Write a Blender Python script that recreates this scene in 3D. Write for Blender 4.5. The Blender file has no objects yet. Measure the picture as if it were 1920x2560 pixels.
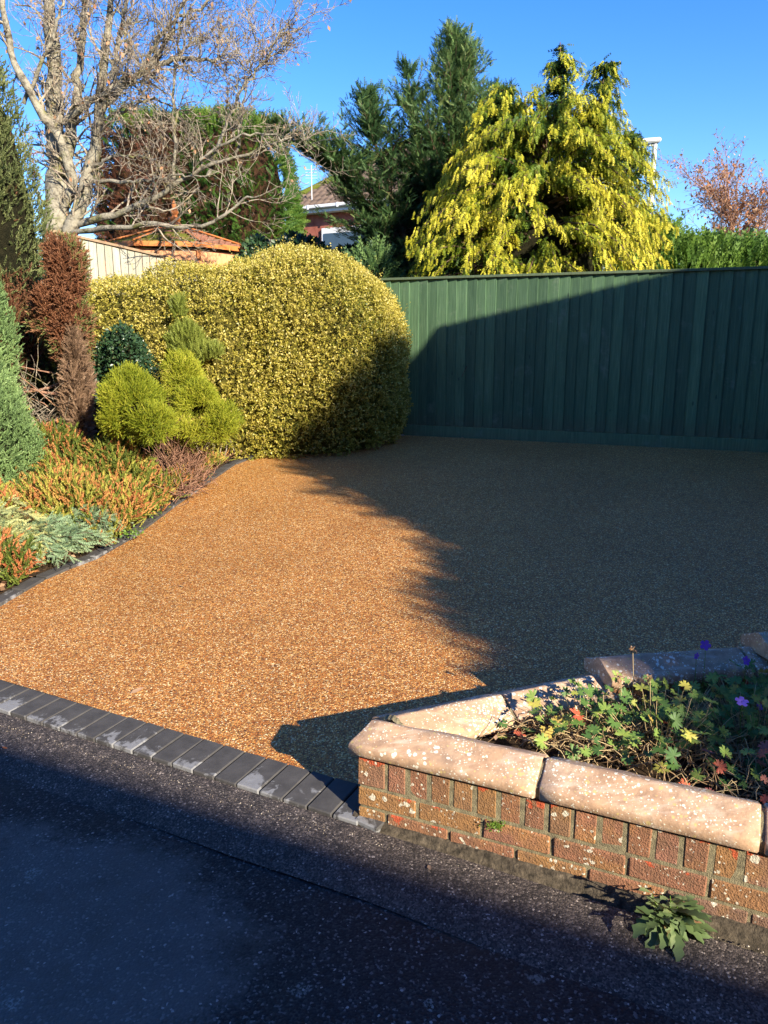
import bpy, bmesh, math, random
import numpy as np
from mathutils import Vector, Matrix, noise as mnoise

random.seed(7)
rng = np.random.default_rng(11)
R = math.radians
scene = bpy.context.scene
col = scene.collection

# ------------------------------------------------------------------ camera, sky, sun
cam_data = bpy.data.cameras.new('camera')
cam = bpy.data.objects.new('camera', cam_data)
col.objects.link(cam)
cam.location = (0, 0, 1.65)
cam.rotation_euler = (R(90 - 12.6), 0, 0)
cam_data.sensor_fit = 'VERTICAL'
cam_data.sensor_height = 34.6
cam_data.lens = 26.0
cam_data.clip_start = 0.05
cam_data.clip_end = 2000
scene.camera = cam

SUN_EL, SUN_AZ = R(24.5), math.atan2(0.592, -0.806)      # azimuth clockwise from +Y
world = bpy.data.worlds.new('World')
scene.world = world
world.use_nodes = True
wt = world.node_tree
bg = wt.nodes['Background']
sky = wt.nodes.new('ShaderNodeTexSky')
sky.sky_type = 'NISHITA'
sky.sun_disc = False
sky.sun_elevation = SUN_EL
sky.sun_rotation = SUN_AZ
sky.altitude = 0
sky.air_density = 1.0
sky.dust_density = 0.2
sky.ozone_density = 4.0
hsv = wt.nodes.new('ShaderNodeHueSaturation')
hsv.inputs['Hue'].default_value = 0.516
hsv.inputs['Saturation'].default_value = 1.29
wt.links.new(sky.outputs[0], hsv.inputs['Color'])
wt.links.new(hsv.outputs[0], bg.inputs[0])
bg.inputs[1].default_value = 0.125

sun_data = bpy.data.lights.new('sun', 'SUN')
sun_data.energy = 5.0
sun_data.angle = R(0.55)
sun_data.color = (1.0, 0.90, 0.74)
sun = bpy.data.objects.new('sun', sun_data)
col.objects.link(sun)
sdir = Vector((math.sin(SUN_AZ) * math.cos(SUN_EL), math.cos(SUN_AZ) * math.cos(SUN_EL), math.sin(SUN_EL)))
sun.rotation_euler = sdir.to_track_quat('Z', 'Y').to_euler()
sun.location = (6, -8, 12)

scene.view_settings.view_transform = 'Standard'
scene.view_settings.look = 'None'
scene.view_settings.gamma = 1
scene.view_settings.use_curve_mapping = False
scene.view_settings.exposure = 1.28

# ------------------------------------------------------------------ material helpers
class NT:
    def __init__(s, name):
        s.m = bpy.data.materials.new(name); s.m.use_nodes = True
        s.t = s.m.node_tree; s.t.nodes.clear()
        s.out = s.t.nodes.new('ShaderNodeOutputMaterial')
    def n(s, typ, props=None, **inp):
        nd = s.t.nodes.new('ShaderNode' + typ)
        for k, v in (props or {}).items(): setattr(nd, k, v)
        for k, v in inp.items():
            k = k.replace('_', ' ')
            key = int(k[1:]) if k[0] == 'i' and k[1:].isdigit() else k
            s.set(nd.inputs[key], v)
        return nd
    def set(s, sock, v):
        if isinstance(v, bpy.types.NodeSocket): s.t.links.new(v, sock)
        elif isinstance(v, bpy.types.Node): s.t.links.new(v.outputs[0], sock)
        else:
            if isinstance(v, (tuple, list)) and len(v) == 3 and len(sock.default_value) == 4: v = (*v, 1)
            sock.default_value = v
    def ramp(s, fac, stops, interp='LINEAR'):
        nd = s.t.nodes.new('ShaderNodeValToRGB'); cr = nd.color_ramp; cr.interpolation = interp
        s.set(nd.inputs[0], fac)
        while len(cr.elements) < len(stops): cr.elements.new(0.5)
        for e, (p, c) in zip(cr.elements, stops):
            e.position = p; e.color = (*c, 1) if len(c) == 3 else c
        return nd.outputs[0]
    def mix(s, fac, a, b, mode='MIX'):
        nd = s.t.nodes.new('ShaderNodeMix'); nd.data_type = 'RGBA'; nd.blend_type = mode
        s.set(nd.inputs[0], fac); s.set(nd.inputs[6], a); s.set(nd.inputs[7], b)
        return nd.outputs[2]
    def math(s, op, a, b=0.0, c=None):
        nd = s.t.nodes.new('ShaderNodeMath'); nd.operation = op
        s.set(nd.inputs[0], a); s.set(nd.inputs[1], b)
        if c is not None: s.set(nd.inputs[2], c)
        return nd.outputs[0]
    def coords(s, vary=True):
        tc = s.n('TexCoord').outputs['Object']
        if not vary: return tc
        oi = s.n('ObjectInfo').outputs['Random']
        mul = s.math('MULTIPLY', oi, 37.0)
        return s.n('VectorMath', {'operation': 'ADD'}, i0=tc, i1=s.n('CombineXYZ', X=mul, Y=mul, Z=mul)).outputs[0]
    def noise(s, vec, scale, detail=4, rough=0.6, dist=0.0):
        return s.n('TexNoise', Vector=vec, Scale=scale, Detail=detail, Roughness=rough, Distortion=dist).outputs['Fac']
    def voro(s, vec, scale, feature='F1', rand=1.0):
        return s.n('TexVoronoi', {'feature': feature}, Vector=vec, Scale=scale, Randomness=rand)
    def bump(s, h, strength=0.5, dist=0.01, normal=None):
        nd = s.n('Bump', Strength=strength, Distance=dist, Height=h)
        if normal is not None: s.set(nd.inputs['Normal'], normal)
        return nd.outputs[0]
    def finish(s, color, rough=0.8, normal=None, spec=0.3, metal=0.0):
        b = s.n('BsdfPrincipled')
        s.set(b.inputs['Base Color'], color); s.set(b.inputs['Roughness'], rough)
        b.inputs['Specular IOR Level'].default_value = spec
        b.inputs['Metallic'].default_value = metal
        if normal is not None: s.set(b.inputs['Normal'], normal)
        s.t.links.new(b.outputs[0], s.out.inputs[0])
        return s.m

def leaf_mat(name, stops, rough=0.55, trans=0.35, spec=0.35, tint=None):
    """leaf colour read from the per-leaf attribute 'tone'"""
    k = NT(name)
    at = k.n('Attribute', {'attribute_name': 'tone'}).outputs['Fac']
    c = k.ramp(at, stops)
    b = k.n('BsdfPrincipled')
    k.set(b.inputs['Base Color'], c); b.inputs['Roughness'].default_value = rough
    b.inputs['Specular IOR Level'].default_value = spec
    tr = k.n('BsdfTranslucent')
    k.set(tr.inputs['Color'], c)
    ms = k.n('MixShader'); ms.inputs[0].default_value = trans
    k.t.links.new(b.outputs[0], ms.inputs[1]); k.t.links.new(tr.outputs[0], ms.inputs[2])
    k.t.links.new(ms.outputs[0], k.out.inputs[0])
    return k.m

def plain_mat(name, c1, c2, scale=8, rough=0.8, bump=0.3, bdist=0.004, spec=0.3, stretch=None, detail=5):
    k = NT(name); v = k.coords()
    if stretch: v = k.n('Mapping', Vector=v, Scale=stretch).outputs[0]
    f = k.noise(v, scale, detail, 0.65)
    c = k.ramp(f, [(0.3, c1), (0.7, c2)])
    return k.finish(c, rough, k.bump(k.noise(v, scale * 6, 3), bump, bdist), spec)

# --- the resin bound gravel
def m_gravel():
    k = NT('resin_bound_gravel'); v = k.coords(False)
    vd = k.n('VectorMath', {'operation': 'ADD'}, i0=v, i1=k.n('VectorMath', {'operation': 'SCALE'}, i0=k.n('TexNoise', Vector=v, Scale=60.0).outputs['Color'], Scale=0.006).outputs[0]).outputs[0]
    vo = k.voro(vd, 165)
    rnd = k.n('SeparateColor', Color=vo.outputs['Color']).outputs[0]
    c = k.ramp(rnd, [(0.0, (0.11, 0.045, 0.018)), (0.10, (0.27, 0.095, 0.026)), (0.34, (0.46, 0.17, 0.04)), (0.52, (0.42, 0.20, 0.06)),
                     (0.66, (0.62, 0.34, 0.11)), (0.80, (0.26, 0.15, 0.08)), (0.88, (0.74, 0.50, 0.24)), (0.96, (0.85, 0.70, 0.45))], 'CONSTANT')
    big = k.noise(v, 1.3, 4)
    c = k.mix(k.math('MULTIPLY', big, 0.15), c, (0.34, 0.15, 0.05))
    c = k.mix(1.0, c, (1.36, 1.37, 1.20), 'MULTIPLY')
    c = k.mix(1.0, c, k.ramp(k.noise(v, 0.9, 5, 0.65, 0.6), [(0.3, (0.86, 0.84, 0.82)), (0.65, (1.06, 1.06, 1.06))]), 'MULTIPLY')
    mid = k.noise(v, 22, 3)
    c = k.mix(1.0, c, k.ramp(mid, [(0.3, (0.86, 0.86, 0.86)), (0.7, (1.08, 1.05, 1.0))]), 'MULTIPLY')
    gap = k.ramp(vo.outputs['Distance'], [(0.38, (1, 1, 1)), (0.78, (0.48, 0.42, 0.38))])
    c = k.mix(1.0, c, gap, 'MULTIPLY')
    h = k.math('SUBTRACT', 1.0, vo.outputs['Distance'])
    return k.finish(c, 0.45, k.bump(h, 0.8, 0.004), 0.45)

def m_asphalt(name, apron=False):
    k = NT(name); v = k.coords(False)
    vo = k.voro(v, 150 if not apron else 190)
    rnd = k.n('SeparateColor', Color=vo.outputs['Color']).outputs[0]
    if apron:
        st = [(0.0, (0.035, 0.031, 0.028)), (0.35, (0.095, 0.082, 0.072)), (0.6, (0.06, 0.052, 0.047)), (0.8, (0.15, 0.13, 0.112)), (0.965, (0.38, 0.34, 0.29))]
    else:
        st = [(0.0, (0.006, 0.006, 0.006)), (0.35, (0.015, 0.0145, 0.0145)), (0.72, (0.034, 0.033, 0.032)), (0.92, (0.11, 0.105, 0.10)), (0.992, (0.32, 0.30, 0.27))]
    c = k.ramp(rnd, st, 'CONSTANT')
    if not apron:
        # an older worn patch of paler tarmac with a ragged edge
        sep = k.n('SeparateXYZ', Vector=v)
        dx = k.math('MULTIPLY', k.math('ADD', sep.outputs[0], 1.25), 0.9)
        dy = k.math('MULTIPLY', k.math('SUBTRACT', sep.outputs[1], 1.72), 1.15)
        d = k.math('SQRT', k.math('ADD', k.math('MULTIPLY', dx, dx), k.math('MULTIPLY', dy, dy)))
        d = k.math('ADD', d, k.math('MULTIPLY', k.math('SUBTRACT', k.noise(v, 2.4, 5, 0.65), 0.5), 0.75))
        d = k.math('ADD', d, k.math('MULTIPLY', k.math('SUBTRACT', k.noise(v, 40, 4, 0.8), 0.5), 0.35))
        patch = k.ramp(d, [(0.66, (1, 1, 1)), (0.84, (0, 0, 0))])
        grey = k.mix(k.noise(v, 9, 4), (0.17, 0.155, 0.135), (0.31, 0.28, 0.245))
        c = k.mix(k.math('MULTIPLY', patch, 0.36), c, grey)
        # crusty lichen rings
        lv = k.voro(k.n('VectorMath', {'operation': 'ADD'}, i0=v, i1=k.n('VectorMath', {'operation': 'SCALE'}, i0=k.n('TexNoise', Vector=v, Scale=30.0, Detail=4.0).outputs['Color'], Scale=0.06).outputs[0]).outputs[0], 6.5)
        lr = k.n('SeparateColor', Color=lv.outputs['Color'])
        m1 = k.ramp(lv.outputs['Distance'], [(0.05, (0.4, 0.4, 0.4)), (0.12, (1, 1, 1)), (0.19, (0, 0, 0))])
        on = k.math('GREATER_THAN', lr.outputs[0], 0.66)
        spk = k.ramp(k.noise(v, 130, 3), [(0.46, (0, 0, 0)), (0.56, (1, 1, 1))])
        f = k.math('MULTIPLY', k.math('MULTIPLY', m1, on), k.math('MULTIPLY', spk, 0.8))
        c = k.mix(f, c, (0.26, 0.27, 0.24))
        # faint brown dirt along the wall
        c = k.mix(k.math('MULTIPLY', k.ramp(k.noise(v, 3.0, 5), [(0.5, (0, 0, 0)), (0.75, (1, 1, 1))]), 0.5), c, (0.045, 0.032, 0.018))
    else:
        big = k.ramp(k.noise(v, 14, 4, 0.7), [(0.35, (0.55, 0.52, 0.5)), (0.7, (1.15, 1.05, 1.0))])
        c = k.mix(1.0, c, big, 'MULTIPLY')
    h = k.math('SUBTRACT', 1.0, vo.outputs['Distance'])
    return k.finish(c, 0.7 if not apron else 0.75, k.bump(h, 0.55, 0.004), 0.35)

def m_sett():
    k = NT('charcoal_block'); v = k.coords(True); o = k.coords(False)
    c = k.ramp(k.noise(v, 16, 4), [(0.3, (0.050, 0.047, 0.044)), (0.7, (0.080, 0.075, 0.070))])
    oi = k.n('ObjectInfo').outputs['Random']
    sep = k.n('SeparateXYZ', Vector=o)
    e = k.math('ADD', k.noise(v, 11, 5, 0.65, 0.5), k.math('MULTIPLY', sep.outputs[1], -1.7))
    e = k.math('ADD', e, k.math('MULTIPLY', oi, 0.26))
    e = k.math('ADD', e, k.math('MULTIPLY', k.math('SUBTRACT', k.noise(v, 75, 5, 0.75), 0.5), 0.16))
    f = k.ramp(e, [(0.735, (0, 0, 0)), (0.81, (1, 1, 1))])
    c = k.mix(k.math('MULTIPLY', f, 0.7), c, k.mix(k.noise(v, 60, 3), (0.20, 0.20, 0.20), (0.36, 0.36, 0.355)))
    return k.finish(c, 0.75, k.bump(k.noise(v, 120, 4), 0.35, 0.002), 0.3)

def lichen(k, c, v, scale, lo, amt, colr, size=0.28, grow=1.6):
    dv = k.n('VectorMath', {'operation': 'ADD'}, i0=v, i1=k.n('VectorMath', {'operation': 'SCALE'}, i0=k.n('TexNoise', Vector=v, Scale=scale * 2.4, Detail=3.0).outputs['Color'], Scale=0.5 / scale).outputs[0]).outputs[0]
    vo = k.voro(dv, scale)
    rr = k.n('SeparateColor', Color=vo.outputs['Color']).outputs[1]
    dens = k.noise(v, grow, 3)
    dens = k.ramp(dens, [(0.38, (0.3, 0.3, 0.3)), (0.58, (1, 1, 1))])
    thr = k.math('MULTIPLY', k.math('MULTIPLY', rr, dens), size * 1.35)
    spot = k.math('LESS_THAN', vo.outputs['Distance'], k.math('SUBTRACT', thr, lo))
    return k.mix(k.math('MULTIPLY', spot, amt), c, colr), spot

def m_brick():
    k = NT('weathered_brick'); v = k.coords(True)
    oi = k.n('ObjectInfo').outputs['Random']
    base = k.ramp(oi, [(0.0, (0.33, 0.150, 0.080)), (0.2, (0.26, 0.120, 0.075)), (0.4, (0.36, 0.185, 0.070)), (0.6, (0.22, 0.13, 0.095)), (0.8, (0.36, 0.155, 0.095)), (1.0, (0.28, 0.155, 0.09))])
    n1 = k.noise(v, 22, 5, 0.7)
    c = k.mix(k.ramp(n1, [(0.35, (0, 0, 0)), (0.7, (0.75, 0.75, 0.75))]), base, (0.14, 0.085, 0.05))
    ye = k.ramp(k.noise(v, 7, 3), [(0.5, (0, 0, 0)), (0.75, (0.6, 0.6, 0.6))])
    c = k.mix(ye, c, (0.38, 0.20, 0.06))
    # spalled faces show raw red
    sp = k.noise(v, 13, 4, 0.6)
    oz = k.n('SeparateXYZ', Vector=k.coords(False)).outputs[2]
    pick = k.math('GREATER_THAN', k.math('FRACT', k.math('MULTIPLY', oi, 7.3)), 0.62)
    sm = k.math('MULTIPLY', k.math('GREATER_THAN', k.math('ADD', sp, k.math('MULTIPLY', oz, 4.5)), 0.72), pick)
    c = k.mix(k.math('MULTIPLY', sm, 0.85), c, (0.46, 0.085, 0.035))
    c, s1 = lichen(k, c, v, 70, 0.10, 0.85, (0.62, 0.57, 0.44), 0.42, 9)
    c, s2 = lichen(k, c, v, 27, 0.15, 0.85, (0.64, 0.60, 0.47), 0.42, 7)
    pit = k.voro(v, 170).outputs['Distance']
    h = k.math('ADD', k.math('MULTIPLY', k.noise(v, 90, 5, 0.75), 1.0), k.math('MULTIPLY', pit, 0.5))
    h = k.math('SUBTRACT', h, k.math('MULTIPLY', sm, 1.2))
    return k.finish(c, 0.9, k.bump(h, 1.0, 0.006), 0.2)

def m_coping():
    k = NT('pink_concrete_coping'); v = k.coords(True)
    c = k.ramp(k.noise(v, 5, 5, 0.6), [(0.25, (0.43, 0.26, 0.155)), (0.5, (0.50, 0.32, 0.195)), (0.75, (0.54, 0.385, 0.26))])
    c = k.mix(k.ramp(k.noise(v, 28, 5, 0.7), [(0.40, (0, 0, 0)), (0.66, (0.75, 0.75, 0.75))]), c, (0.27, 0.17, 0.11))
    c = k.mix(k.ramp(k.noise(k.n('Mapping', Vector=v, Scale=(2.0, 14.0, 14.0)).outputs[0], 2.2, 4), [(0.55, (0, 0, 0)), (0.72, (0.6, 0.6, 0.6))]), c, (0.66, 0.52, 0.40))
    c = k.mix(k.ramp(k.noise(v, 3.1, 4, 0.7), [(0.56, (0, 0, 0)), (0.72, (0.6, 0.6, 0.6))]), c, (0.21, 0.16, 0.12))
    c, s0 = lichen(k, c, v, 55, 0.16, 0.7, (0.56, 0.43, 0.16), 0.46, 5)
    c, s1 = lichen(k, c, v, 120, 0.05, 0.9, (0.76, 0.72, 0.57), 0.42, 5.5)
    c, s2 = lichen(k, c, v, 62, 0.125, 0.9, (0.76, 0.72, 0.58), 0.46, 4.5)
    h = k.math('ADD', k.noise(v, 140, 4, 0.7), k.math('MULTIPLY', k.noise(v, 18, 3), 1.3))
    h = k.math('ADD', h, k.math('MULTIPLY', k.math('MAXIMUM', s1, s2), 0.25))
    return k.finish(c, 0.85, k.bump(h, 0.55, 0.003), 0.25)

def m_green_board():
    k = NT('dark_green_stained_board'); v = k.coords(True)
    st = k.n('Mapping', Vector=v, Scale=(30.0, 30.0, 1.3)).outputs[0]
    oi = k.n('ObjectInfo').outputs['Random']
    c = k.ramp(k.noise(st, 2.2, 6, 0.7), [(0.25, (0.044, 0.092, 0.046)), (0.55, (0.086, 0.160, 0.082)), (0.8, (0.145, 0.225, 0.125))])
    c = k.mix(1.0, c, k.ramp(oi, [(0.0, (0.72, 0.74, 0.76)), (1.0, (1.25, 1.22, 1.18))]), 'MULTIPLY')
    kn = k.voro(k.n('Mapping', Vector=v, Scale=(9.0, 9.0, 3.2)).outputs[0], 1.0).outputs['Distance']
    c = k.mix(k.ramp(kn, [(0.05, (0.7, 0.7, 0.7)), (0.10, (0, 0, 0))]), c, (0.018, 0.034, 0.024))
    oz = k.n('SeparateXYZ', Vector=k.coords(False)).outputs[2]
    mud = k.math('MULTIPLY', k.ramp(k.math('ADD', oz, k.math('MULTIPLY', k.noise(v, 14, 5, 0.7), 0.30)), [(0.12, (1, 1, 1)), (0.36, (0, 0, 0))]), 0.45)
    c = k.mix(mud, c, (0.11, 0.085, 0.05))
    c = k.mix(k.ramp(k.noise(v, 3.5, 5, 0.75), [(0.58, (0, 0, 0)), (0.72, (0.4, 0.4, 0.4))]), c, (0.20, 0.24, 0.17))
    return k.finish(c, 0.7, k.bump(k.noise(st, 4, 5, 0.7), 0.8, 0.004), 0.3)

def m_cream_board():
    k = NT('pale_weathered_board'); v = k.coords(True)
    st = k.n('Mapping', Vector=v, Scale=(30.0, 30.0, 1.5)).outputs[0]
    oi = k.n('ObjectInfo').outputs['Random']
    c = k.ramp(k.noise(st, 2.0, 6, 0.7), [(0.25, (0.28, 0.26, 0.19)), (0.6, (0.42, 0.40, 0.31)), (0.85, (0.50, 0.48, 0.38))])
    c = k.mix(1.0, c, k.ramp(oi, [(0.0, (0.80, 0.80, 0.78)), (1.0, (1.05, 1.05, 1.05))]), 'MULTIPLY')
    c = k.mix(k.ramp(k.noise(v, 7, 5, 0.7), [(0.60, (0, 0, 0)), (0.74, (0.75, 0.75, 0.75))]), c, (0.20, 0.19, 0.14))
    return k.finish(c, 0.85, k.bump(k.noise(st, 4, 4, 0.7), 0.5, 0.003), 0.2)

def m_bark(name, pale=(0.30, 0.27, 0.20), dark=(0.075, 0.062, 0.045), moss=(0.15, 0.15, 0.035), scale=9):
    k = NT(name); v = k.coords(False)
    n1 = k.noise(v, scale, 5, 0.7)
    c = k.ramp(n1, [(0.36, dark), (0.52, pale), (0.75, tuple(min(1, x * 1.25) for x in pale))])
    c = k.mix(k.ramp(k.noise(v, scale * 0.45, 4), [(0.55, (0, 0, 0)), (0.68, (0.8, 0.8, 0.8))]), c, moss)
    c = k.mix(k.ramp(k.noise(v, scale * 5, 3), [(0.55, (0, 0, 0)), (0.7, (0.6, 0.6, 0.6))]), c, dark)
    return k.finish(c, 0.9, k.bump(k.noise(v, scale * 4, 5, 0.7), 0.9, 0.02), 0.15)

def m_soil():
    k = NT('leaf_litter_soil'); v = k.coords(False)
    c = k.ramp(k.noise(v, 35, 6, 0.75), [(0.3, (0.022, 0.015, 0.009)), (0.55, (0.065, 0.042, 0.024)), (0.75, (0.17, 0.11, 0.06))])
    return k.finish(c, 0.95, k.bump(k.noise(v, 60, 5, 0.8), 1.0, 0.03), 0.1)

M = dict(
    gravel=m_gravel(), road=m_asphalt('old_tarmac'), apron=m_asphalt('chipping_tarmac', True), sett=m_sett(),
    brick=m_brick(), coping=m_coping(), gboard=m_green_board(), cboard=m_cream_board(), soil=m_soil(),
    mortar=plain_mat('lichen_mortar', (0.13, 0.11, 0.07), (0.34, 0.29, 0.17), 45, 0.95, 1.0, 0.006, 0.1),
    jointsand=plain_mat('joint_sand', (0.06, 0.05, 0.04), (0.20, 0.16, 0.11), 90, 0.95, 0.8, 0.003, 0.1),
    bark=m_bark('lichen_bark'),
    twig=m_bark('twig_bark', (0.40, 0.34, 0.25), (0.15, 0.10, 0.08), (0.22, 0.20, 0.05), 14),
    conebark=m_bark('conifer_bark', (0.16, 0.10, 0.065), (0.06, 0.04, 0.03), (0.10, 0.09, 0.04), 14),
    autwig=m_bark('russet_bark', (0.36, 0.20, 0.13), (0.18, 0.09, 0.06), (0.26, 0.16, 0.06), 14),
    inner=plain_mat('inner_shade_dark', (0.012, 0.014, 0.008), (0.045, 0.04, 0.02), 20, 0.95, 1.0, 0.05, 0.05),  # near-black colour that paints the shade deep inside foliage
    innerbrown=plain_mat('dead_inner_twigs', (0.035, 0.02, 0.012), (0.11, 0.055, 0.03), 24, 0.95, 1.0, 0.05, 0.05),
    grass=plain_mat('lawn', (0.03, 0.05, 0.012), (0.06, 0.08, 0.02), 3, 0.9, 0.5, 0.03, 0.1),
    orange=plain_mat('orange_stained_timber', (0.42, 0.13, 0.03), (0.62, 0.22, 0.06), 10, 0.6, 0.3, 0.002, 0.35),
    orangepale=plain_mat('pale_orange_panel', (0.60, 0.28, 0.13), (0.72, 0.36, 0.19), 6, 0.7, 0.2, 0.002, 0.25),
    housebrick=plain_mat('red_house_brick', (0.22, 0.065, 0.045), (0.36, 0.13, 0.09), 5, 0.9, 0.4, 0.01, 0.15),
    tile=plain_mat('brown_concrete_tile', (0.09, 0.065, 0.05), (0.20, 0.14, 0.10), 3, 0.85, 0.4, 0.01, 0.2),
    white=plain_mat('white_plastic', (0.62, 0.62, 0.62), (0.75, 0.75, 0.74), 4, 0.4, 0.05, 0.001, 0.4),
    glass=plain_mat('window_glass', (0.03, 0.045, 0.06), (0.05, 0.07, 0.09), 2, 0.05, 0.0, 0.001, 0.9),
    pole=plain_mat('galvanised_steel', (0.45, 0.46, 0.47), (0.58, 0.59, 0.60), 6, 0.45, 0.1, 0.001, 0.5),
    moss=plain_mat('moss', (0.05, 0.07, 0.012), (0.16, 0.17, 0.03), 50, 0.95, 1.0, 0.01, 0.1),
)
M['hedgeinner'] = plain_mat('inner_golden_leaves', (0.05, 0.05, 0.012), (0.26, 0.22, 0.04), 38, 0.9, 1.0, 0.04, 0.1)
def m_shingle():
    k = NT('mossy_shingle'); v = k.coords(True)
    c = k.ramp(k.noise(v, 12, 4), [(0.3, (0.16, 0.07, 0.05)), (0.7, (0.30, 0.14, 0.10))])
    at = k.n('Attribute', {'attribute_name': 'tone'}).outputs['Fac']
    mm = k.math('MULTIPLY', k.ramp(k.noise(v, 5, 5, 0.7), [(0.38, (0, 0, 0)), (0.52, (1, 1, 1))]), at)
    c = k.mix(mm, c, k.mix(k.noise(v, 30), (0.05, 0.07, 0.01), (0.17, 0.17, 0.03)))
    return k.finish(c, 0.9, k.bump(k.noise(v, 40, 4), 0.8, 0.01), 0.15)
M['shingle'] = m_shingle()
M['hedgeleaf'] = leaf_mat('golden_variegated_leaf', [(0.0, (0.08, 0.11, 0.018)), (0.22, (0.22, 0.22, 0.03)), (0.45, (0.39, 0.34, 0.05)), (0.75, (0.54, 0.45, 0.09)), (1.0, (0.66, 0.56, 0.18))], 0.4, 0.3, 0.4)
M['goldspray'] = leaf_mat('golden_cypress_spray', [(0.0, (0.012, 0.035, 0.010)), (0.30, (0.05, 0.11, 0.016)), (0.55, (0.19, 0.25, 0.02)), (0.78, (0.46, 0.44, 0.03)), (1.0, (0.68, 0.60, 0.06))], 0.55, 0.30, 0.25)
M['greenspray'] = leaf_mat('green_conifer_spray', [(0.0, (0.018, 0.046, 0.018)), (0.5, (0.060, 0.125, 0.040)), (0.85, (0.13, 0.21, 0.06)), (1.0, (0.24, 0.30, 0.10))], 0.55, 0.22, 0.3)
M['leyspray'] = leaf_mat('clipped_conifer_spray', [(0.0, (0.075, 0.030, 0.018)), (0.12, (0.14, 0.055, 0.030)), (0.18, (0.014, 0.050, 0.010)), (0.6, (0.055, 0.13, 0.018)), (1.0, (0.14, 0.21, 0.03))], 0.55, 0.25, 0.25)
M['brightspray'] = leaf_mat('bright_green_conifer_spray', [(0.0, (0.06, 0.13, 0.02)), (0.6, (0.15, 0.25, 0.04)), (1.0, (0.28, 0.34, 0.08))], 0.55, 0.3, 0.25)
M['plume'] = leaf_mat('soft_green_plume', [(0.0, (0.16, 0.20, 0.03)), (0.6, (0.32, 0.35, 0.07)), (1.0, (0.44, 0.45, 0.13))], 0.55, 0.3, 0.25)
M['blueleaf'] = leaf_mat('blue_green_juniper_leaf', [(0.0, (0.08, 0.14, 0.05)), (0.5, (0.24, 0.36, 0.13)), (0.85, (0.38, 0.50, 0.20)), (1.0, (0.48, 0.55, 0.22))], 0.6, 0.25, 0.25)
M['olivespray'] = leaf_mat('olive_juniper_leaf', [(0.0, (0.16, 0.065, 0.035)), (0.2, (0.22, 0.10, 0.05)), (0.3, (0.08, 0.11, 0.035)), (0.7, (0.19, 0.22, 0.08)), (1.0, (0.30, 0.32, 0.13))], 0.6, 0.25, 0.25)
M['rustspray'] = leaf_mat('rust_brown_dead_spray', [(0.0, (0.10, 0.045, 0.025)), (0.5, (0.25, 0.105, 0.05)), (0.8, (0.34, 0.17, 0.09)), (0.88, (0.14, 0.17, 0.05)), (1.0, (0.24, 0.25, 0.08))], 0.7, 0.2, 0.15)
M['drybrown'] = leaf_mat('dry_brown_twiglet', [(0.0, (0.09, 0.055, 0.035)), (0.6, (0.24, 0.15, 0.09)), (1.0, (0.38, 0.26, 0.17))], 0.8, 0.15, 0.15)
M['darkleaf'] = leaf_mat('dark_glossy_leaf', [(0.0, (0.012, 0.035, 0.016)), (0.6, (0.035, 0.080, 0.032)), (0.9, (0.09, 0.15, 0.06)), (1.0, (0.40, 0.40, 0.20))], 0.35, 0.2, 0.5)
M['limeleaf'] = leaf_mat('lime_green_heath_leaf', [(0.0, (0.06, 0.10, 0.010)), (0.4, (0.21, 0.26, 0.018)), (0.8, (0.44, 0.45, 0.04)), (1.0, (0.62, 0.58, 0.09))], 0.55, 0.3, 0.25)
M['heath'] = leaf_mat('autumn_heather_spike', [(0.0, (0.07, 0.11, 0.02)), (0.3, (0.20, 0.24, 0.04)), (0.5, (0.46, 0.42, 0.08)), (0.65, (0.54, 0.29, 0.09)), (1.0, (0.50, 0.17, 0.07))], 0.65, 0.3, 0.2)
M['silver'] = leaf_mat('grey_green_creeping_juniper', [(0.0, (0.06, 0.095, 0.04)), (0.35, (0.17, 0.26, 0.13)), (0.55, (0.28, 0.38, 0.21)), (0.8, (0.42, 0.44, 0.18)), (1.0, (0.56, 0.52, 0.20))], 0.6, 0.25, 0.25)
M['litter'] = leaf_mat('dry_fallen_leaf', [(0.0, (0.12, 0.06, 0.035)), (0.4, (0.33, 0.19, 0.10)), (0.7, (0.52, 0.34, 0.20)), (1.0, (0.50, 0.16, 0.05))], 0.7, 0.25, 0.2)
M['grassblade'] = leaf_mat('grass_blade', [(0.0, (0.06, 0.14, 0.015)), (1.0, (0.22, 0.36, 0.05))], 0.5, 0.3, 0.3)
M['straw'] = leaf_mat('straw_stem', [(0.0, (0.16, 0.09, 0.05)), (0.5, (0.36, 0.24, 0.12)), (1.0, (0.55, 0.42, 0.22))], 0.7, 0.1, 0.2)
M['cranes'] = leaf_mat('cranesbill_leaf', [(0.0, (0.035, 0.09, 0.025)), (0.5, (0.12, 0.22, 0.05)), (0.75, (0.26, 0.35, 0.07)), (1.0, (0.52, 0.50, 0.08))], 0.5, 0.3, 0.35)
M['weed'] = leaf_mat('grey_green_weed_leaf', [(0.0, (0.04, 0.07, 0.025)), (0.6, (0.13, 0.19, 0.07)), (0.85, (0.24, 0.30, 0.12)), (1.0, (0.22, 0.12, 0.06))], 0.5, 0.25, 0.35)
M['cranesyellow'] = leaf_mat('cranesbill_leaf_yellowing', [(0.0, (0.18, 0.26, 0.05)), (0.6, (0.44, 0.42, 0.08)), (1.0, (0.50, 0.32, 0.08))], 0.5, 0.3, 0.35)
M['cranesred'] = leaf_mat('cranesbill_leaf_red', [(0.0, (0.30, 0.05, 0.03)), (0.6, (0.55, 0.12, 0.06)), (1.0, (0.30, 0.11, 0.09))], 0.5, 0.3, 0.35)
M['petal'] = leaf_mat('violet_petal', [(0.0, (0.16, 0.06, 0.55)), (1.0, (0.42, 0.24, 0.80))], 0.5, 0.3, 0.2)

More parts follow.
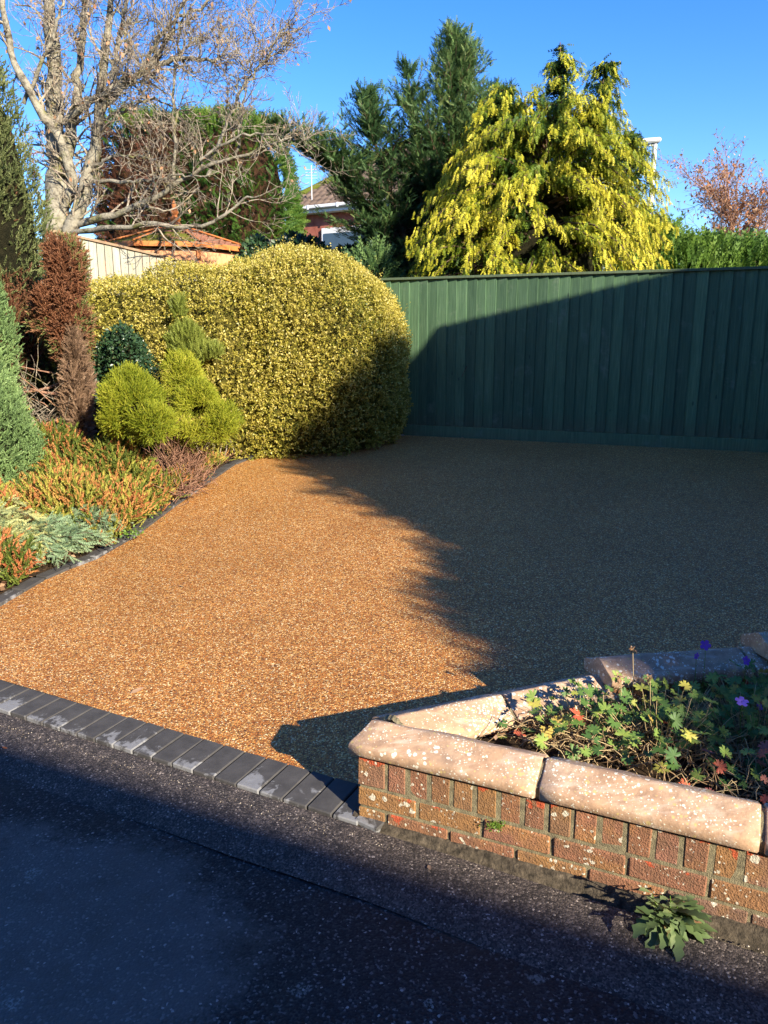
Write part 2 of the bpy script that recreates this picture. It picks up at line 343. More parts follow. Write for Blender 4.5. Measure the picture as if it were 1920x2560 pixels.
# ------------------------------------------------------------------ object helpers
def link(name, me, mat=None, parent=None, loc=None, rot=None):
    o = bpy.data.objects.new(name, me); col.objects.link(o)
    if mat is not None and me is not None and len(me.materials) == 0: me.materials.append(mat)
    if loc is not None: o.location = loc
    if rot is not None: o.rotation_euler = rot
    if parent is not None:
        o.parent = parent
        o.matrix_parent_inverse = parent.matrix_world.inverted()
    return o
def tag(o, label=None, cat=None, group=None, kind=None):
    if label: o['label'] = label
    if cat: o['category'] = cat
    if group: o['group'] = group
    if kind: o['kind'] = kind
    return o
def thing(name, label, cat, loc=(0, 0, 0), group=None):
    o = bpy.data.objects.new(name, None); col.objects.link(o)
    o.location = loc; o.empty_display_size = 0.1
    o.matrix_world = Matrix.Translation(Vector(loc))
    return tag(o, label, cat, group)
def pymesh(name, verts, faces, smooth=False):
    me = bpy.data.meshes.new(name); me.from_pydata([tuple(v) for v in verts], [], faces); me.update()
    if smooth: me.polygons.foreach_set('use_smooth', [True] * len(me.polygons))
    return me
def npmesh(name, V, F, tone=None, smooth=False):
    """V (n,3), F (m,k) all polygons of the same size"""
    me = bpy.data.meshes.new(name)
    V = np.ascontiguousarray(V, dtype=np.float32); F = np.ascontiguousarray(F, dtype=np.int32)
    me.vertices.add(len(V)); me.vertices.foreach_set('co', V.ravel())
    k = F.shape[1]
    me.loops.add(F.size); me.loops.foreach_set('vertex_index', F.ravel())
    me.polygons.add(len(F)); me.polygons.foreach_set('loop_start', np.arange(0, F.size, k, dtype=np.int32))
    me.polygons.foreach_set('loop_total', np.full(len(F), k, dtype=np.int32))
    if smooth: me.polygons.foreach_set('use_smooth', np.ones(len(F), dtype=bool))
    me.update(calc_edges=True)
    if tone is not None:
        a = me.attributes.new('tone', 'FLOAT', 'POINT'); a.data.foreach_set('value', np.ascontiguousarray(tone, dtype=np.float32))
    return me
def box_me(name, x0, x1, y0, y1, z0, z1, bevel=0.0, jit=0.0):
    bm = bmesh.new()
    vs = [bm.verts.new((x, y, z)) for x in (x0, x1) for y in (y0, y1) for z in (z0, z1)]
    for f in ((0, 1, 3, 2), (4, 6, 7, 5), (0, 4, 5, 1), (2, 3, 7, 6), (0, 2, 6, 4), (1, 5, 7, 3)): bm.faces.new([vs[i] for i in f])
    if jit:
        for v in bm.verts: v.co += Vector([random.uniform(-jit, jit) for _ in range(3)])
    if bevel: bmesh.ops.bevel(bm, geom=list(bm.edges), offset=bevel, segments=1, affect='EDGES')
    bmesh.ops.recalc_face_normals(bm, faces=bm.faces)
    me = bpy.data.meshes.new(name); bm.to_mesh(me); bm.free(); return me

def unit(a): return a / (np.linalg.norm(a, axis=-1, keepdims=True) + 1e-9)
def frames(dirs, ups=None, roll=None):
    """rotation matrices whose columns are (dir, side, normal)"""
    d = unit(np.asarray(dirs, float)); n = len(d)
    if ups is None: ups = np.tile([0, 0, 1.0], (n, 1))
    s = np.cross(ups, d); bad = np.linalg.norm(s, axis=1) < 1e-3; s[bad] = [1, 0, 0]; s = unit(s)
    nn = np.cross(d, s)
    if roll is not None:
        c, q = np.cos(roll)[:, None], np.sin(roll)[:, None]
        s, nn = s * c + nn * q, nn * c - s * q
    return np.stack([d, s, nn], axis=2)
def scatter(tv, tf, P, Rm, S, tone, tjit=0.0, ttone=None):
    """copies of a small leaf template (tv, tf) joined in one mesh"""
    P = np.asarray(P, float); n, k = len(P), len(tv)
    S = np.asarray(S, float)
    if S.ndim == 1: S = np.repeat(S[:, None], 3, 1)
    V = np.einsum('nij,nkj->nki', Rm, tv[None] * S[:, None, :]) + P[:, None, :]
    F = tf[None] + (np.arange(n) * k)[:, None, None]
    T = np.repeat(np.asarray(tone, float)[:, None], k, 1)
    if ttone is not None: T = T + ttone[None]
    if tjit: T = T + rng.normal(0, tjit, T.shape)
    return V.reshape(-1, 3), F.reshape(-1, tf.shape[1]), np.clip(T, 0, 1).ravel()
def joinarr(parts):
    Vs, Fs, Ts, o = [], [], [], 0
    for V, F, T in parts:
        Vs.append(V); Fs.append(F + o); Ts.append(T); o += len(V)
    return np.concatenate(Vs), np.concatenate(Fs), np.concatenate(Ts)

# leaf templates: (vertices, triangles)
LEAF = (np.array([(0, 0, 0), (0.45, 0.30, 0.06), (1, 0, 0), (0.45, -0.30, 0.06)], float), np.array([(0, 2, 1), (0, 3, 2)]))
def spray_t(pairs=6, ang=38, ln=0.42, wid=0.085, curve=0.18, taper=0.55, stem=0.03):
    vs, fs = [(0, stem, 0), (0, -stem, 0), (1, 0, -curve)], [(0, 1, 2)]
    for i in range(pairs):
        t = 0.08 + 0.84 * i / (pairs - 1)
        for s in (-1, 1):
            l = ln * (1 - taper * t); a = R(ang)
            b = np.array([t, 0, -curve * t * t]); d = np.array([math.cos(a), s * math.sin(a), -0.12])
            p = np.array([-d[1], d[0], 0])
            e = b + d * l; m = b + d * l * 0.5
            k = len(vs); vs += [tuple(b + p * wid + d * l * .15), tuple(e), tuple(b - p * wid)]; fs += [(k, k + 2, k + 1)]
    return np.array(vs, float), np.array(fs)
SPRAY = spray_t(5, 30, 0.36, 0.06, 0.15, 0.5, 0.02)
DROOP = spray_t(4, 32, 0.40, 0.09, 0.30, 0.35)
FINE = spray_t(5, 26, 0.34, 0.05, 0.05, 0.4)
def spike_t(rings=5, k=4, ln=0.24, wid=0.045, rad=0.10):
    vs, fs = [], []
    for i in range(rings):
        for j in range(k):
            a = 2 * math.pi * (j + 0.5 * (i % 2)) / k; t = i / rings
            c, s = math.cos(a), math.sin(a)
            b = np.array([t, 0, 0]); e = np.array([t + ln, c * rad * (1.2 - t * .6), s * rad * (1.2 - t * .6)])
            p = np.array([0, -s, c]) * wid; m = (b + e) / 2
            q = len(vs); vs += [tuple(b + p), tuple(e), tuple(b - p)]; fs += [(q, q + 2, q + 1)]
    return np.array(vs, float), np.array(fs)
SPIKE = spike_t(4, 3, 0.28, 0.06, 0.11)
SPIKE3 = spike_t(4, 3, 0.30, 0.07, 0.16)

def rnd_dirs(n):
    return unit(rng.normal(size=(n, 3)))
def tubes(polys, sides=5):
    """polys: list of (points (k,3), radii (k,)) -> one joined quad mesh"""
    Vs, Fs, o = [], [], 0
    for pts, rad in polys:
        pts = np.asarray(pts, float); rad = np.asarray(rad, float); k = len(pts)
        tg = unit(np.gradient(pts, axis=0)); ref = np.array([0.31, 0.17, 0.93]) if abs(tg[0][2]) < 0.9 else np.array([1.0, 0.1, 0])
        s = unit(np.cross(tg, ref)); n = np.cross(tg, s)
        a = np.linspace(0, 2 * np.pi, sides, endpoint=False)
        ring = s[:, None] * np.cos(a)[None, :, None] + n[:, None] * np.sin(a)[None, :, None]
        V = pts[:, None] + ring * rad[:, None, None]
        i = np.arange(k - 1)[:, None] * sides; j = np.arange(sides)[None]; j2 = (j + 1) % sides
        F = np.stack([i + j, i + j2, i + sides + j2, i + sides + j], axis=2).reshape(-1, 4)
        Vs.append(V.reshape(-1, 3)); Fs.append(F + o); o += k * sides
    return np.concatenate(Vs), np.concatenate(Fs)
def tube_obj(name, polys, mat, parent=None, sides=5):
    V, F = tubes(polys, sides)
    return link(name, npmesh(name, V, F, smooth=True), mat, parent)

_sw = rng.normal(size=(10, 3)); _sp = rng.uniform(0, 6.28, 10)
def wob(P, f):
    """smooth pseudo noise in -1..1"""
    P = np.asarray(P, float)
    return np.sin(P @ (_sw.T * f) + _sp).sum(1) / 4.5

# ------------------------------------------------------------------ land
DA, DB, DC = -0.1495, 0.0677, 0.0269
def drive_z(x, y): return DA + DB * y + DC * x
KERB = [(-3.6, 3.1), (-2.95, 3.62), (-2.31, 4.33), (-2.20, 4.86), (-2.01, 5.18), (-1.89, 5.66), (-1.80, 6.47), (-1.69, 7.28), (-1.57, 8.10), (-1.36, 8.50), (-0.76, 9.05), (-0.05, 9.36), (0.30, 9.46)]
def kerb_x(y):
    ys = [p[1] for p in KERB]; xs = [p[0] for p in KERB]
    return np.interp(y, ys, xs)
def bed_z(x, y):
    d = np.maximum(kerb_x(y) - x, 0)
    return drive_z(x, y) + 0.035 + 0.16 * np.minimum(d, 2.0) - 0.0 * y
E_D, E_N = np.array([0.892, -0.452]), np.array([0.452, 0.892])       # along the kerb line of the road, and away from the road
E0 = np.array([-0.154, 2.39])                                         # point on the road side edge of the block border
def along(s, t, z=0.0):
    p = E0 + E_D * s + E_N * t
    return (p[0], p[1], z)

# ground sheet to the horizon, rising behind the gardens
gx = np.concatenate([[-300, -120, -60, -30], np.linspace(-20, 20, 21), [30, 60, 120, 300]])
gy = np.concatenate([[-300, -100, -40], np.linspace(-20, 9, 15), [10.2, 11.5, 13, 16, 20, 30, 60, 120, 300]])
gv = [(x, y, -0.30 + 0.72 * min(1, max(0, (y - 9) / 2.5))) for y in gy for x in gx]
nx = len(gx)
gf = [(j * nx + i, j * nx + i + 1, (j + 1) * nx + i + 1, (j + 1) * nx + i) for j in range(len(gy) - 1) for i in range(nx - 1)]
tag(link('ground', pymesh('ground', gv, gf, True), M['grass']), kind='structure')

# road and its apron of chippings
prof = [(0.0, 0.012), (-0.10, 0.006), (-0.20, -0.010), (-0.262, -0.020), (-0.285, -0.026)]
sv, sf = [], []
ss = np.concatenate([[-30, -12], np.linspace(-6, 6, 49), [12, 30]])
for s in ss:
    for t, z in prof:
        w = 0.012 * math.sin(s * 2.3 + 1) + 0.006 * math.sin(s * 7.1)
        sv.append(along(s, t + (w if t < -0.05 else 0), z))
k = len(prof)
sf = [(i * k + j, (i + 1) * k + j, (i + 1) * k + j + 1, i * k + j + 1) for i in range(len(ss) - 1) for j in range(k - 1)]
tag(link('road_apron', pymesh('road_apron', sv, sf, True), M['apron']), kind='structure')
prof = [(-0.278, -0.028), (-0.33, -0.030), (-0.45, -0.026), (-1.2, -0.022), (-2.5, -0.01), (-4.5, -0.03), (-6, -0.05)]
sv = []
for s in ss:
    for t, z in prof:
        w = 0.012 * math.sin(s * 2.3 + 1) + 0.006 * math.sin(s * 7.1)
        sv.append(along(s, t + (w if t > -0.5 else 0), z + 0.003 * math.sin(s * 3 + t * 5)))
k = len(prof)
sf = [(i * k + j, (i + 1) * k + j, (i + 1) * k + j + 1, i * k + j + 1) for i in range(len(ss) - 1) for j in range(k - 1)]
tag(link('road', pymesh('road', sv, sf, True), M['road']), kind='structure')

# driveway surface, one plane rising to the green fence
dp = [(p[0], p[1]) for p in KERB]
dp = dp + [(0.6, 9.5), (5.2, 7.7), (5.2, 1.2)] + [tuple((E0 + E_D * s + E_N * 0.19)) for s in (3.6, 0.2, -0.6, -1.2, -1.8, -2.6, -3.6)]
dv = [(x, y, drive_z(x, y) + (0.006 if i < len(dp) - 7 else 0.006)) for i, (x, y) in enumerate(dp)]
bm = bmesh.new(); f = bm.faces.new([bm.verts.new(v) for v in dv]); bmesh.ops.triangulate(bm, faces=[f])
bmesh.ops.recalc_face_normals(bm, faces=bm.faces)
me = bpy.data.meshes.new('driveway'); bm.to_mesh(me); bm.free()
if me.polygons[0].normal.z < 0: me.flip_normals()
tag(link('driveway', me, M['gravel']), kind='structure')

# planted bed beside the driveway
by = np.concatenate([np.arange(2.6, 9.2, 0.22), [9.35, 9.5, 9.9]])
bv, bf = [], []
bt = [0.0, 0.1, 0.25, 0.5, 0.9, 1.4, 2.0, 3.0, 4.5, 9]
for y in by:
    x0 = kerb_x(y) - 0.10
    for d in bt:
        x = x0 - d
        z = float(bed_z(x, y)) + (0.02 * mnoise.noise(Vector((x * 4, y * 4, 0))) if d > 0 else -0.03)
        bv.append((x, y, z))
k = len(bt)
bf = [(i * k + j, i * k + j + 1, (i + 1) * k + j + 1, (i + 1) * k + j) for i in range(len(by) - 1) for j in range(k - 1)]
tag(link('garden_bed', pymesh('garden_bed', bv, bf, True), M['soil']), kind='structure')

# charcoal block border between driveway and road: every block a part
border = bpy.data.objects.new('block_border', None); col.objects.link(border); tag(border, kind='structure')
sett_var = [box_me('paver', -0.0495, 0.0495, -0.098, 0.098, -0.055, 0.0, 0.004, 0.0012) for _ in range(4)]
ang = math.atan2(E_D[1], E_D[0])
s = 0.02
i = 0
while s > -4.2:
    c = E0 + E_D * s + E_N * 0.10
    z = 0.5 * (0.018 + drive_z(*(c + E_N * 0.1)) + 0.008) + 0.004
    o = link('paver', sett_var[i % 4], M['sett'], border, (c[0], c[1], z + random.uniform(-.0012, .0012)), (0.045, 0, ang + random.uniform(-.006, .006) - 0.02))
    s -= 0.1045; i += 1
# the last blocks fan out against the wall
for (dx, da, zz) in ((0.115, 0.16, 0.002),):
    c = E0 + E_D * dx + E_N * (0.10)
    link('paver', sett_var[i % 4], M['sett'], border, (c[0], c[1] , 0.030 + zz), (0.045, 0, ang - da)); i += 1
bs = [along(s, t, z) for s in (-4.3, 0.3) for t, z in ((0.006, -0.004), (0.2, 0.018))]
link('joint_sand', pymesh('joint_sand', bs, [(0, 2, 3, 1)]), M['jointsand'], border)

# edging blocks round the bed
edging = bpy.data.objects.new('bed_edging', None); col.objects.link(edging); tag(edging, kind='structure')
pts = [Vector((x, y, 0)) for x, y in KERB]
path = []
for a, b in zip(pts, pts[1:]):
    n = max(1, int((b - a).length / 0.05))
    for q in range(n): path.append(a.lerp(b, q / n))
path.append(pts[-1])
for _ in range(6):
    path = [path[0]] + [(path[q - 1] + path[q] * 2 + path[q + 1]) / 4 for q in range(1, len(path) - 1)] + [path[-1]]
edge_var = [box_me('edging_block', -0.0985, 0.0985, 0.0, 0.098, -0.06, 0.022, 0.004, 0.0015) for _ in range(3)]
acc, last, q, cnt = 0, path[0], 0, 0
while q < len(path) - 1:
    a = path[q]; j = q; L = 0
    while j < len(path) - 1 and L < 0.2025: L += (path[j + 1] - path[j]).length; j += 1
    b = path[j]; d = b - a
    if d.length < 0.12: break
    c = (a + b) / 2; an = math.atan2(d.y, d.x)
    o = link('edging_block', edge_var[cnt % 3], M['sett'], edging, (c.x, c.y, drive_z(c.x, c.y)), (0, -math.asin(max(-.2, min(.2, (drive_z(b.x, b.y) - drive_z(a.x, a.y)) / d.length))), an))
    q = j; cnt += 1

# ------------------------------------------------------------------ brick planter wall
wall = thing('planter_wall', 'low brick planter wall with lichen spotted pink concrete coping beside the driveway', 'wall', (0.0, 2.4, 0.0))
def brick_box(l, d, h, n=3):
    out = []
    for _ in range(n):
        me = box_me('brick', -l / 2, l / 2, 0, d, -h / 2, h / 2, 0.0045, 0.0016); out.append(me)
    return out
B_ROW = brick_box(0.066, 0.10, 0.108, 5); B_STR = brick_box(0.216, 0.10, 0.066, 5); B_HALF = brick_box(0.102, 0.10, 0.066, 3); B_QUO = brick_box(0.100, 0.10, 0.108, 2)
def brick_run(p0, d, n, s0, s1, ztop, courses, row_first=True, quoin=False):
    """bricks whose faces lie on the line p0 + d*s ; n points into the wall"""
    an = math.atan2(d[1], d[0])
    flip = (d[0] * n[1] - d[1] * n[0]) < 0
    if flip: an += math.pi
    def put(vs, s, z, push=0.0):
        me = random.choice(vs); q = np.array(p0) + np.array(d) * s + np.array(n) * (0.003 + random.uniform(-.0015, .002) + push)
        link('brick', me, M['brick'], wall, (q[0], q[1], z), (0, 0, an + random.uniform(-.006, .006)))
    z = ztop
    for c in range(courses):
        if c == 0 and row_first:
            s = s0
            if quoin: put(B_QUO, s + 0.050, z - 0.054); s += 0.112
            while s < s1: put(B_ROW, s + 0.033, z - 0.054, 0.002); s += 0.0785
            z -= 0.119
        else:
            s = s0 + (0.0 if c % 2 else -0.113)
            if s < s0: put(B_HALF, s0 + 0.051, z - 0.033); s = s0 + 0.113
            while s < s1: put(B_STR, s + 0.108, z - 0.033); s += 0.2265
            z -= 0.0765
FD, FN = np.array([0.910, -0.414]), np.array([0.414, 0.910]); FP = np.array([-0.092, 2.393])
ID, IN = np.array([0.9228, 0.3854]), np.array([0.3854, -0.9228]); IP = np.array([0.396, 2.758])
SD, SN = np.array([0.987, 0.160]), np.array([0.160, -0.987]); SP = np.array([0.835, 2.934])
TD, TN = np.array([0.996, 0.090]), np.array([0.090, -0.996]); TP = np.array([1.480, 3.005])
brick_run(FP, FD, FN, 0.0, 2.9, 0.258, 5, True, True)
brick_run(IP + IN * 0.012, ID, IN, -0.34, 0.48, 0.258, 4)
brick_run(SP + SN * 0.012, SD, SN, 0.02, 0.62, 0.333, 5, True)
brick_run(TP + TN * 0.012, TD, TN, 0.03, 1.9, 0.408, 6, True)
# planter side of the rear walls
brick_run(IP + IN * 0.205, ID, -IN, -0.10, 0.46, 0.258, 2)
brick_run(SP + SN * 0.20, SD, -SN, 0.02, 0.60, 0.333, 3)
brick_run(TP + TN * 0.20, TD, -TN, 0.03, 1.9, 0.408, 4)
def core(p0, d, n, s0, s1, n0, n1, z0, z1):
    P = [np.array(p0) + np.array(d) * s + np.array(n) * t for s in (s0, s1) for t in (n0, n1)]
    vs = [(p[0], p[1], z) for z in (z0, z1) for p in P]
    me = pymesh('mortar', vs, [(0, 1, 3, 2), (4, 6, 7, 5), (0, 4, 5, 1), (1, 5, 7, 3), (3, 7, 6, 2), (2, 6, 4, 0)])
    return link('mortar', me, M['mortar'], wall)
core(FP, FD, FN, 0.008, 2.9, 0.0075, 0.17, -0.12, 0.262)
core(IP, ID, IN, -0.40, 0.475, 0.022, 0.194, -0.1, 0.260)
core(SP, SD, SN, 0.04, 0.64, 0.023, 0.189, -0.1, 0.336)
core(TP, TD, TN, 0.05, 1.9, 0.023, 0.188, -0.1, 0.411)

def coping(p0, d, n, s0, s1, width, zb, cutL=0.0, cutR=0.0, seed=0):
    """weathered coping stone: bullnosed shoulders, sloping to a rounded ridge"""
    w = width; h = 0.045
    pr = [(0.004, 0.0), (-0.002, 0.004), (-0.003, h * 0.75), (0.001, h * 0.93), (0.010, h * 1.08)]
    pr += [(w * 0.25, h * 1.42), (w * 0.42, h * 1.86), (w * 0.47, h * 1.98), (w * 0.53, h * 1.98), (w * 0.58, h * 1.86), (w * 0.75, h * 1.42)]
    pr += [(w - 0.010, h * 1.08), (w - 0.001, h * 0.93), (w + 0.003, h * 0.75), (w + 0.002, 0.004), (w - 0.004, 0.0)]
    K = len(pr); NS = 18; vs = []
    for i in range(NS + 1):
        t = i / NS
        if i == 0: t = 0
        for (a, z) in pr:
            sa, sb = s0 + cutL * a, s1 + cutR * a
            e = 0.004
            s = sa + (sb - sa) * t
            shrink = 0.0
            if i in (0, NS): shrink = 0.0035
            aa = a + (w / 2 - a) * shrink * 8 / w * 0.5; zz = z + (h - z) * shrink * 12
            if i == 1: s = sa + e
            if i == NS - 1: s = sb - e
            p = np.array(p0) + np.array(d) * s + np.array(n) * aa
            q = Vector((p[0] * 11, p[1] * 11, z * 30 + seed))
            j = 0.0030 * mnoise.noise(q) + 0.0022 * mnoise.noise(q * 4)
            vs.append((p[0] + j * n[0] * (1 if a > w / 2 else -1), p[1] + j * n[1] * (1 if a > w / 2 else -1), zb + zz + j))
    fs = [(i * K + j, i * K + (j + 1) % K, (i + 1) * K + (j + 1) % K, (i + 1) * K + j) for i in range(NS) for j in range(K)]
    fs += [tuple(range(K - 1, -1, -1)), tuple(NS * K + j for j in range(K))]
    me = pymesh('coping_stone', vs, fs, True)
    bm = bmesh.new(); bm.from_mesh(me); bmesh.ops.recalc_face_normals(bm, faces=bm.faces); bm.to_mesh(me); bm.free()
    me.polygons.foreach_set('use_smooth', [p.area < 0.01 for p in me.polygons])
    return link('coping_stone', me, M['coping'], wall)
WF = 0.205
FC = FP - FN * 0.014
cutL = 0.42
coping(FC, FD, FN, -0.028, 0.618, WF, 0.265, cutL, -0.02, 1)
coping(FC, FD, FN, 0.630, 1.243, WF, 0.265, -0.02, 0.0, 5)
coping(FC, FD, FN, 1.256, 1.868, WF, 0.265, 0, 0, 9)
coping(FC, FD, FN, 1.880, 2.49, WF, 0.265, 0, 0, 12)
# inner coping: its left end is cut along the rear edge of the front coping
sL = []
for a in (0.0, 0.215):
    P0 = IP + IN * a - (FC + FN * (WF * 0.56))
    # solve P0 + ID*s has zero component on FN
    sL.append(-float(P0 @ FN) / float(ID @ FN))
sL[0] = max(sL[0], -0.478)
cutI = (sL[1] - sL[0]) / 0.215
coping(IP, ID, IN, sL[0], 0.006, 0.215, 0.2665, cutI, -0.04, 15)
coping(IP, ID, IN, 0.018, 0.50, 0.215, 0.2665, -0.04, 0.0, 19)
coping(SP, SD, SN, -0.02, 0.583, 0.205, 0.341, 0.12, 0.10, 22)
coping(SP, SD, SN, 0.595, 0.74, 0.205, 0.341, 0.10, 0.0, 25)
coping(TP, TD, TN, 0.0, 0.60, 0.205, 0.417, 0.10, 0.0, 28)
coping(TP, TD, TN, 0.612, 1.21, 0.205, 0.417, 0.0, 0.0, 31)
# mortar in the coping joints
def joint(p0, d, n, s, w, zb, cut):
    pr = [(0.008, 0.002), (0.008, 0.038), (w * 0.44, 0.076), (w * 0.56, 0.076), (w - 0.008, 0.038), (w - 0.008, 0.002)]
    vs = []
    for e in (-0.007, 0.007):
        for a, z in pr:
            p = np.array(p0) + np.array(d) * (s + cut * a + e) + np.array(n) * a
            vs.append((p[0], p[1], zb + z))
    K = 6
    fs = [(j, (j + 1) % K, K + (j + 1) % K, K + j) for j in range(K)]
    link('mortar', pymesh('mortar', vs, fs), M['mortar'], wall)
for s in (0.624, 1.2495, 1.874): joint(FC, FD, FN, s, WF, 0.265, -0.02 if s < 1 else 0)
joint(IP, ID, IN, 0.012, 0.215, 0.2665, -0.04); joint(SP, SD, SN, 0.589, 0.205, 0.341, 0.10); joint(TP, TD, TN, 0.606, 0.205, 0.417, 0)
# lichen crusted mortar fillet where the two copings meet
mv = []
nj = 26
for i in range(nj + 1):
    t = 0.30 + 0.70 * i / nj; a = 0.215 * t
    p = IP + IN * a + ID * (sL[0] + (sL[1] - sL[0]) * t)
    u = min(a, 0.215 - a) / 0.1075
    zi = 0.2665 + np.interp(min(a, 0.215 - a), [0, .054, .090, .107], [.047, .064, .084, .089])
    zt = zi + 0.003 + 0.002 * math.sin(i * 1.9)
    wdt = 0.012 + 0.006 * math.sin(i * 0.8)
    for q, zz in ((-0.020, zt - 0.008), (0.0, zt), (wdt, zt - 0.006)):
        g = p + FN * q; mv.append((g[0], g[1], zz))
mf = [(i * 3 + j, i * 3 + j + 1, i * 3 + j + 4, i * 3 + j + 3) for i in range(nj) for j in range(2)]
link('mortar', pymesh('mortar', mv, mf, True), M['mortar'], wall)
# rough mortar haunching along the foot of the front wall
hv = []
NH = 90
for i in range(NH + 1):
    s = -0.02 + 2.9 * i / NH
    wv = 0.032 + 0.025 * mnoise.noise(Vector((s * 6, 0, 3))) + 0.02 * mnoise.noise(Vector((s * 22, 0, 3)))
    for t, z in ((0.02, 0.032), (-0.006, 0.026), (-wv * .6, 0.010), (-wv, -0.012), (-wv - .03, -0.04)):
        p = FP + FD * s + FN * t; q = Vector((p[0] * 25, p[1] * 25, 0))
        hv.append((p[0], p[1], z + 0.008 * mnoise.noise(q)))
hf = [(i * 5 + j, (i + 1) * 5 + j, (i + 1) * 5 + j + 1, i * 5 + j + 1) for i in range(NH) for j in range(4)]
k = NT('dirty_haunching'); v = k.coords(False)
c = k.ramp(k.noise(v, 40, 5, 0.7), [(0.35, (0.03, 0.025, 0.018)), (0.6, (0.10, 0.08, 0.055)), (0.8, (0.24, 0.19, 0.13))])
M['haunch'] = k.finish(c, 0.95, k.bump(k.noise(v, 90, 4), 1, 0.006), 0.15)
link('haunching', pymesh('haunching', hv, hf, True), M['haunch'], wall)
# loose grit washed against the foot of the wall and along the block border
n = 2600
ss_ = rng.uniform(-4.0, 2.9, n); tt_ = np.where(ss_ > 0, -0.06 - np.abs(rng.normal(0, .035, n)), -0.015 - np.abs(rng.normal(0, .05, n)))
b0 = np.where((ss_ > 0)[:, None], FP[None] + FD[None] * ss_[:, None] + FN[None] * tt_[:, None], E0[None] + E_D[None] * ss_[:, None] + E_N[None] * tt_[:, None])
P = np.concatenate([b0, np.where(tt_ < -.10, -.004, .008)[:, None]], 1)
OCT = (np.array([(1, 0, 0), (-1, 0, 0), (0, 1, 0), (0, -1, 0), (0, 0, .7), (0, 0, -.7)], float), np.array([(0, 2, 4), (2, 1, 4), (1, 3, 4), (3, 0, 4), (2, 0, 5), (1, 2, 5), (3, 1, 5), (0, 3, 5)]))
V, F, T = scatter(OCT[0], OCT[1], P, frames(rnd_dirs(n)), rng.uniform(.0012, .0042, n), rng.uniform(0, 1, n))
M['grit'] = leaf_mat('grit_stone', [(0, (.05, .04, .035)), (.6, (.20, .16, .12)), (1, (.55, .48, .38))], .8, 0.0, .2)
tag(link('grit', npmesh('grit', V, F, T), M['grit']), 'loose grit along the foot of the wall and the block border', 'grit', kind='stuff')
# a moss cushion in a joint
P = rng.normal(size=(260, 3)) * [0.017, 0.006, 0.008] + np.array([*(FP + FD * 0.50 - FN * 0.004), 0.135])
V, F, T = scatter(*LEAF, P, frames(unit(rng.normal(size=(260, 3)) + [0, -0.6, 0.8])), rng.uniform(0.004, 0.009, 260), rng.uniform(0.3, 1, 260))
link('moss', npmesh('moss', V, F, T), M['grassblade'], wall)

# planter soil
sx = [(FP + FN * 0.17 + FD * 0.25), (FP + FN * 0.17 + FD * 2.9), np.array([3.35, 2.2]), np.array([3.35, 2.95]), (TP + TN * 0.19 + TD * 0.1), (SP + SN * 0.19 + SD * 0.1), (IP + IN * 0.2 + ID * 0.2), (IP + IN * 0.2 - ID * 0.1)]
bm = bmesh.new(); f = bm.faces.new([bm.verts.new((p[0], p[1], 0.235)) for p in sx])
bmesh.ops.triangulate(bm, faces=[f]); bmesh.ops.subdivide_edges(bm, edges=bm.edges, cuts=7, use_grid_fill=True)
for v in bm.verts: v.co.z += 0.02 * mnoise.noise(v.co * 9) + 0.015
bmesh.ops.recalc_face_normals(bm, faces=bm.faces)
me = bpy.data.meshes.new('planter_soil'); bm.to_mesh(me); bm.free()
tag(link('planter_soil', me, M['soil']), kind='structure')

# ------------------------------------------------------------------ green fence
GF0 = np.array([0.248, 9.50]); GD = np.array([3.77, -1.5]) / math.hypot(3.77, 1.5); GN = np.array([-GD[1], GD[0]])  # GN points away from the driveway
gang = math.atan2(GD[1], GD[0])
gfence = thing('green_fence', 'tall dark green feather edge board fence at the far end of the driveway', 'fence', (GF0[0], GF0[1], 0.5))
def feather_me(h, w=0.132, thick=0.020, thin=0.004):
    # thick edge at +x (right), thin edge at -x; faces look to -y
    vs = [(0, -thin, 0), (w, -thick, 0), (w, 0, 0), (0, 0, 0)]
    vs = [(x, y, 0) for x, y, _ in vs] + [(x, y, h) for x, y, _ in vs]
    me = pymesh('board', vs, [(3, 2, 1, 0), (4, 5, 6, 7), (0, 1, 5, 4), (1, 2, 6, 5), (2, 3, 7, 6), (3, 0, 4, 7)])
    return me
fb = feather_me(1.70)
fb_list = [fb] + [feather_me(1.70 + d, 0.132 + e) for d, e in ((0.0, 0.002), (0.0, -0.003))]
BP = 0.117
s = -2.55; i = 0
while s < 6.6:
    p = GF0 + GD * s - GN * (0.004 + 0.0035 * (i % 2))
    link('board', fb_list[i % 3], M['gboard'], gfence, (p[0] + random.uniform(-.001, .001), p[1], 0.64), (random.uniform(-.003, .003), random.uniform(-.003, .003), gang - 0.035))
    s += BP + random.uniform(-.004, .004); i += 1
p = GF0 + GD * (-2.6)
cap = box_me('capping', 0, 9.3, -0.052, 0.03, 0, 0.028, 0.003)
link('capping', cap, M['gboard'], gfence, (p[0], p[1], 2.342), (0, 0, gang))
gb = box_me('gravel_board', 0, 9.3, -0.030, 0.0, 0, 0.150, 0.002)
link('gravel_board', gb, M['gboard'], gfence, (p[0], p[1], 0.485), (0, 0, gang))
rail = box_me('rail', 0, 9.3, 0.004, 0.05, 0, 0.08)
for z in (0.8, 1.45, 2.15): link('rail', rail, M['gboard'], gfence, (p[0], p[1], z), (0, 0, gang))
post = box_me('post', -0.05, 0.05, 0.055, 0.155, 0.3, 2.30)
for s in (-2.5, -0.1, 2.3, 4.7): 
    q = GF0 + GD * s; link('post', post, M['gboard'], gfence, (q[0], q[1], 0), (0, 0, gang))

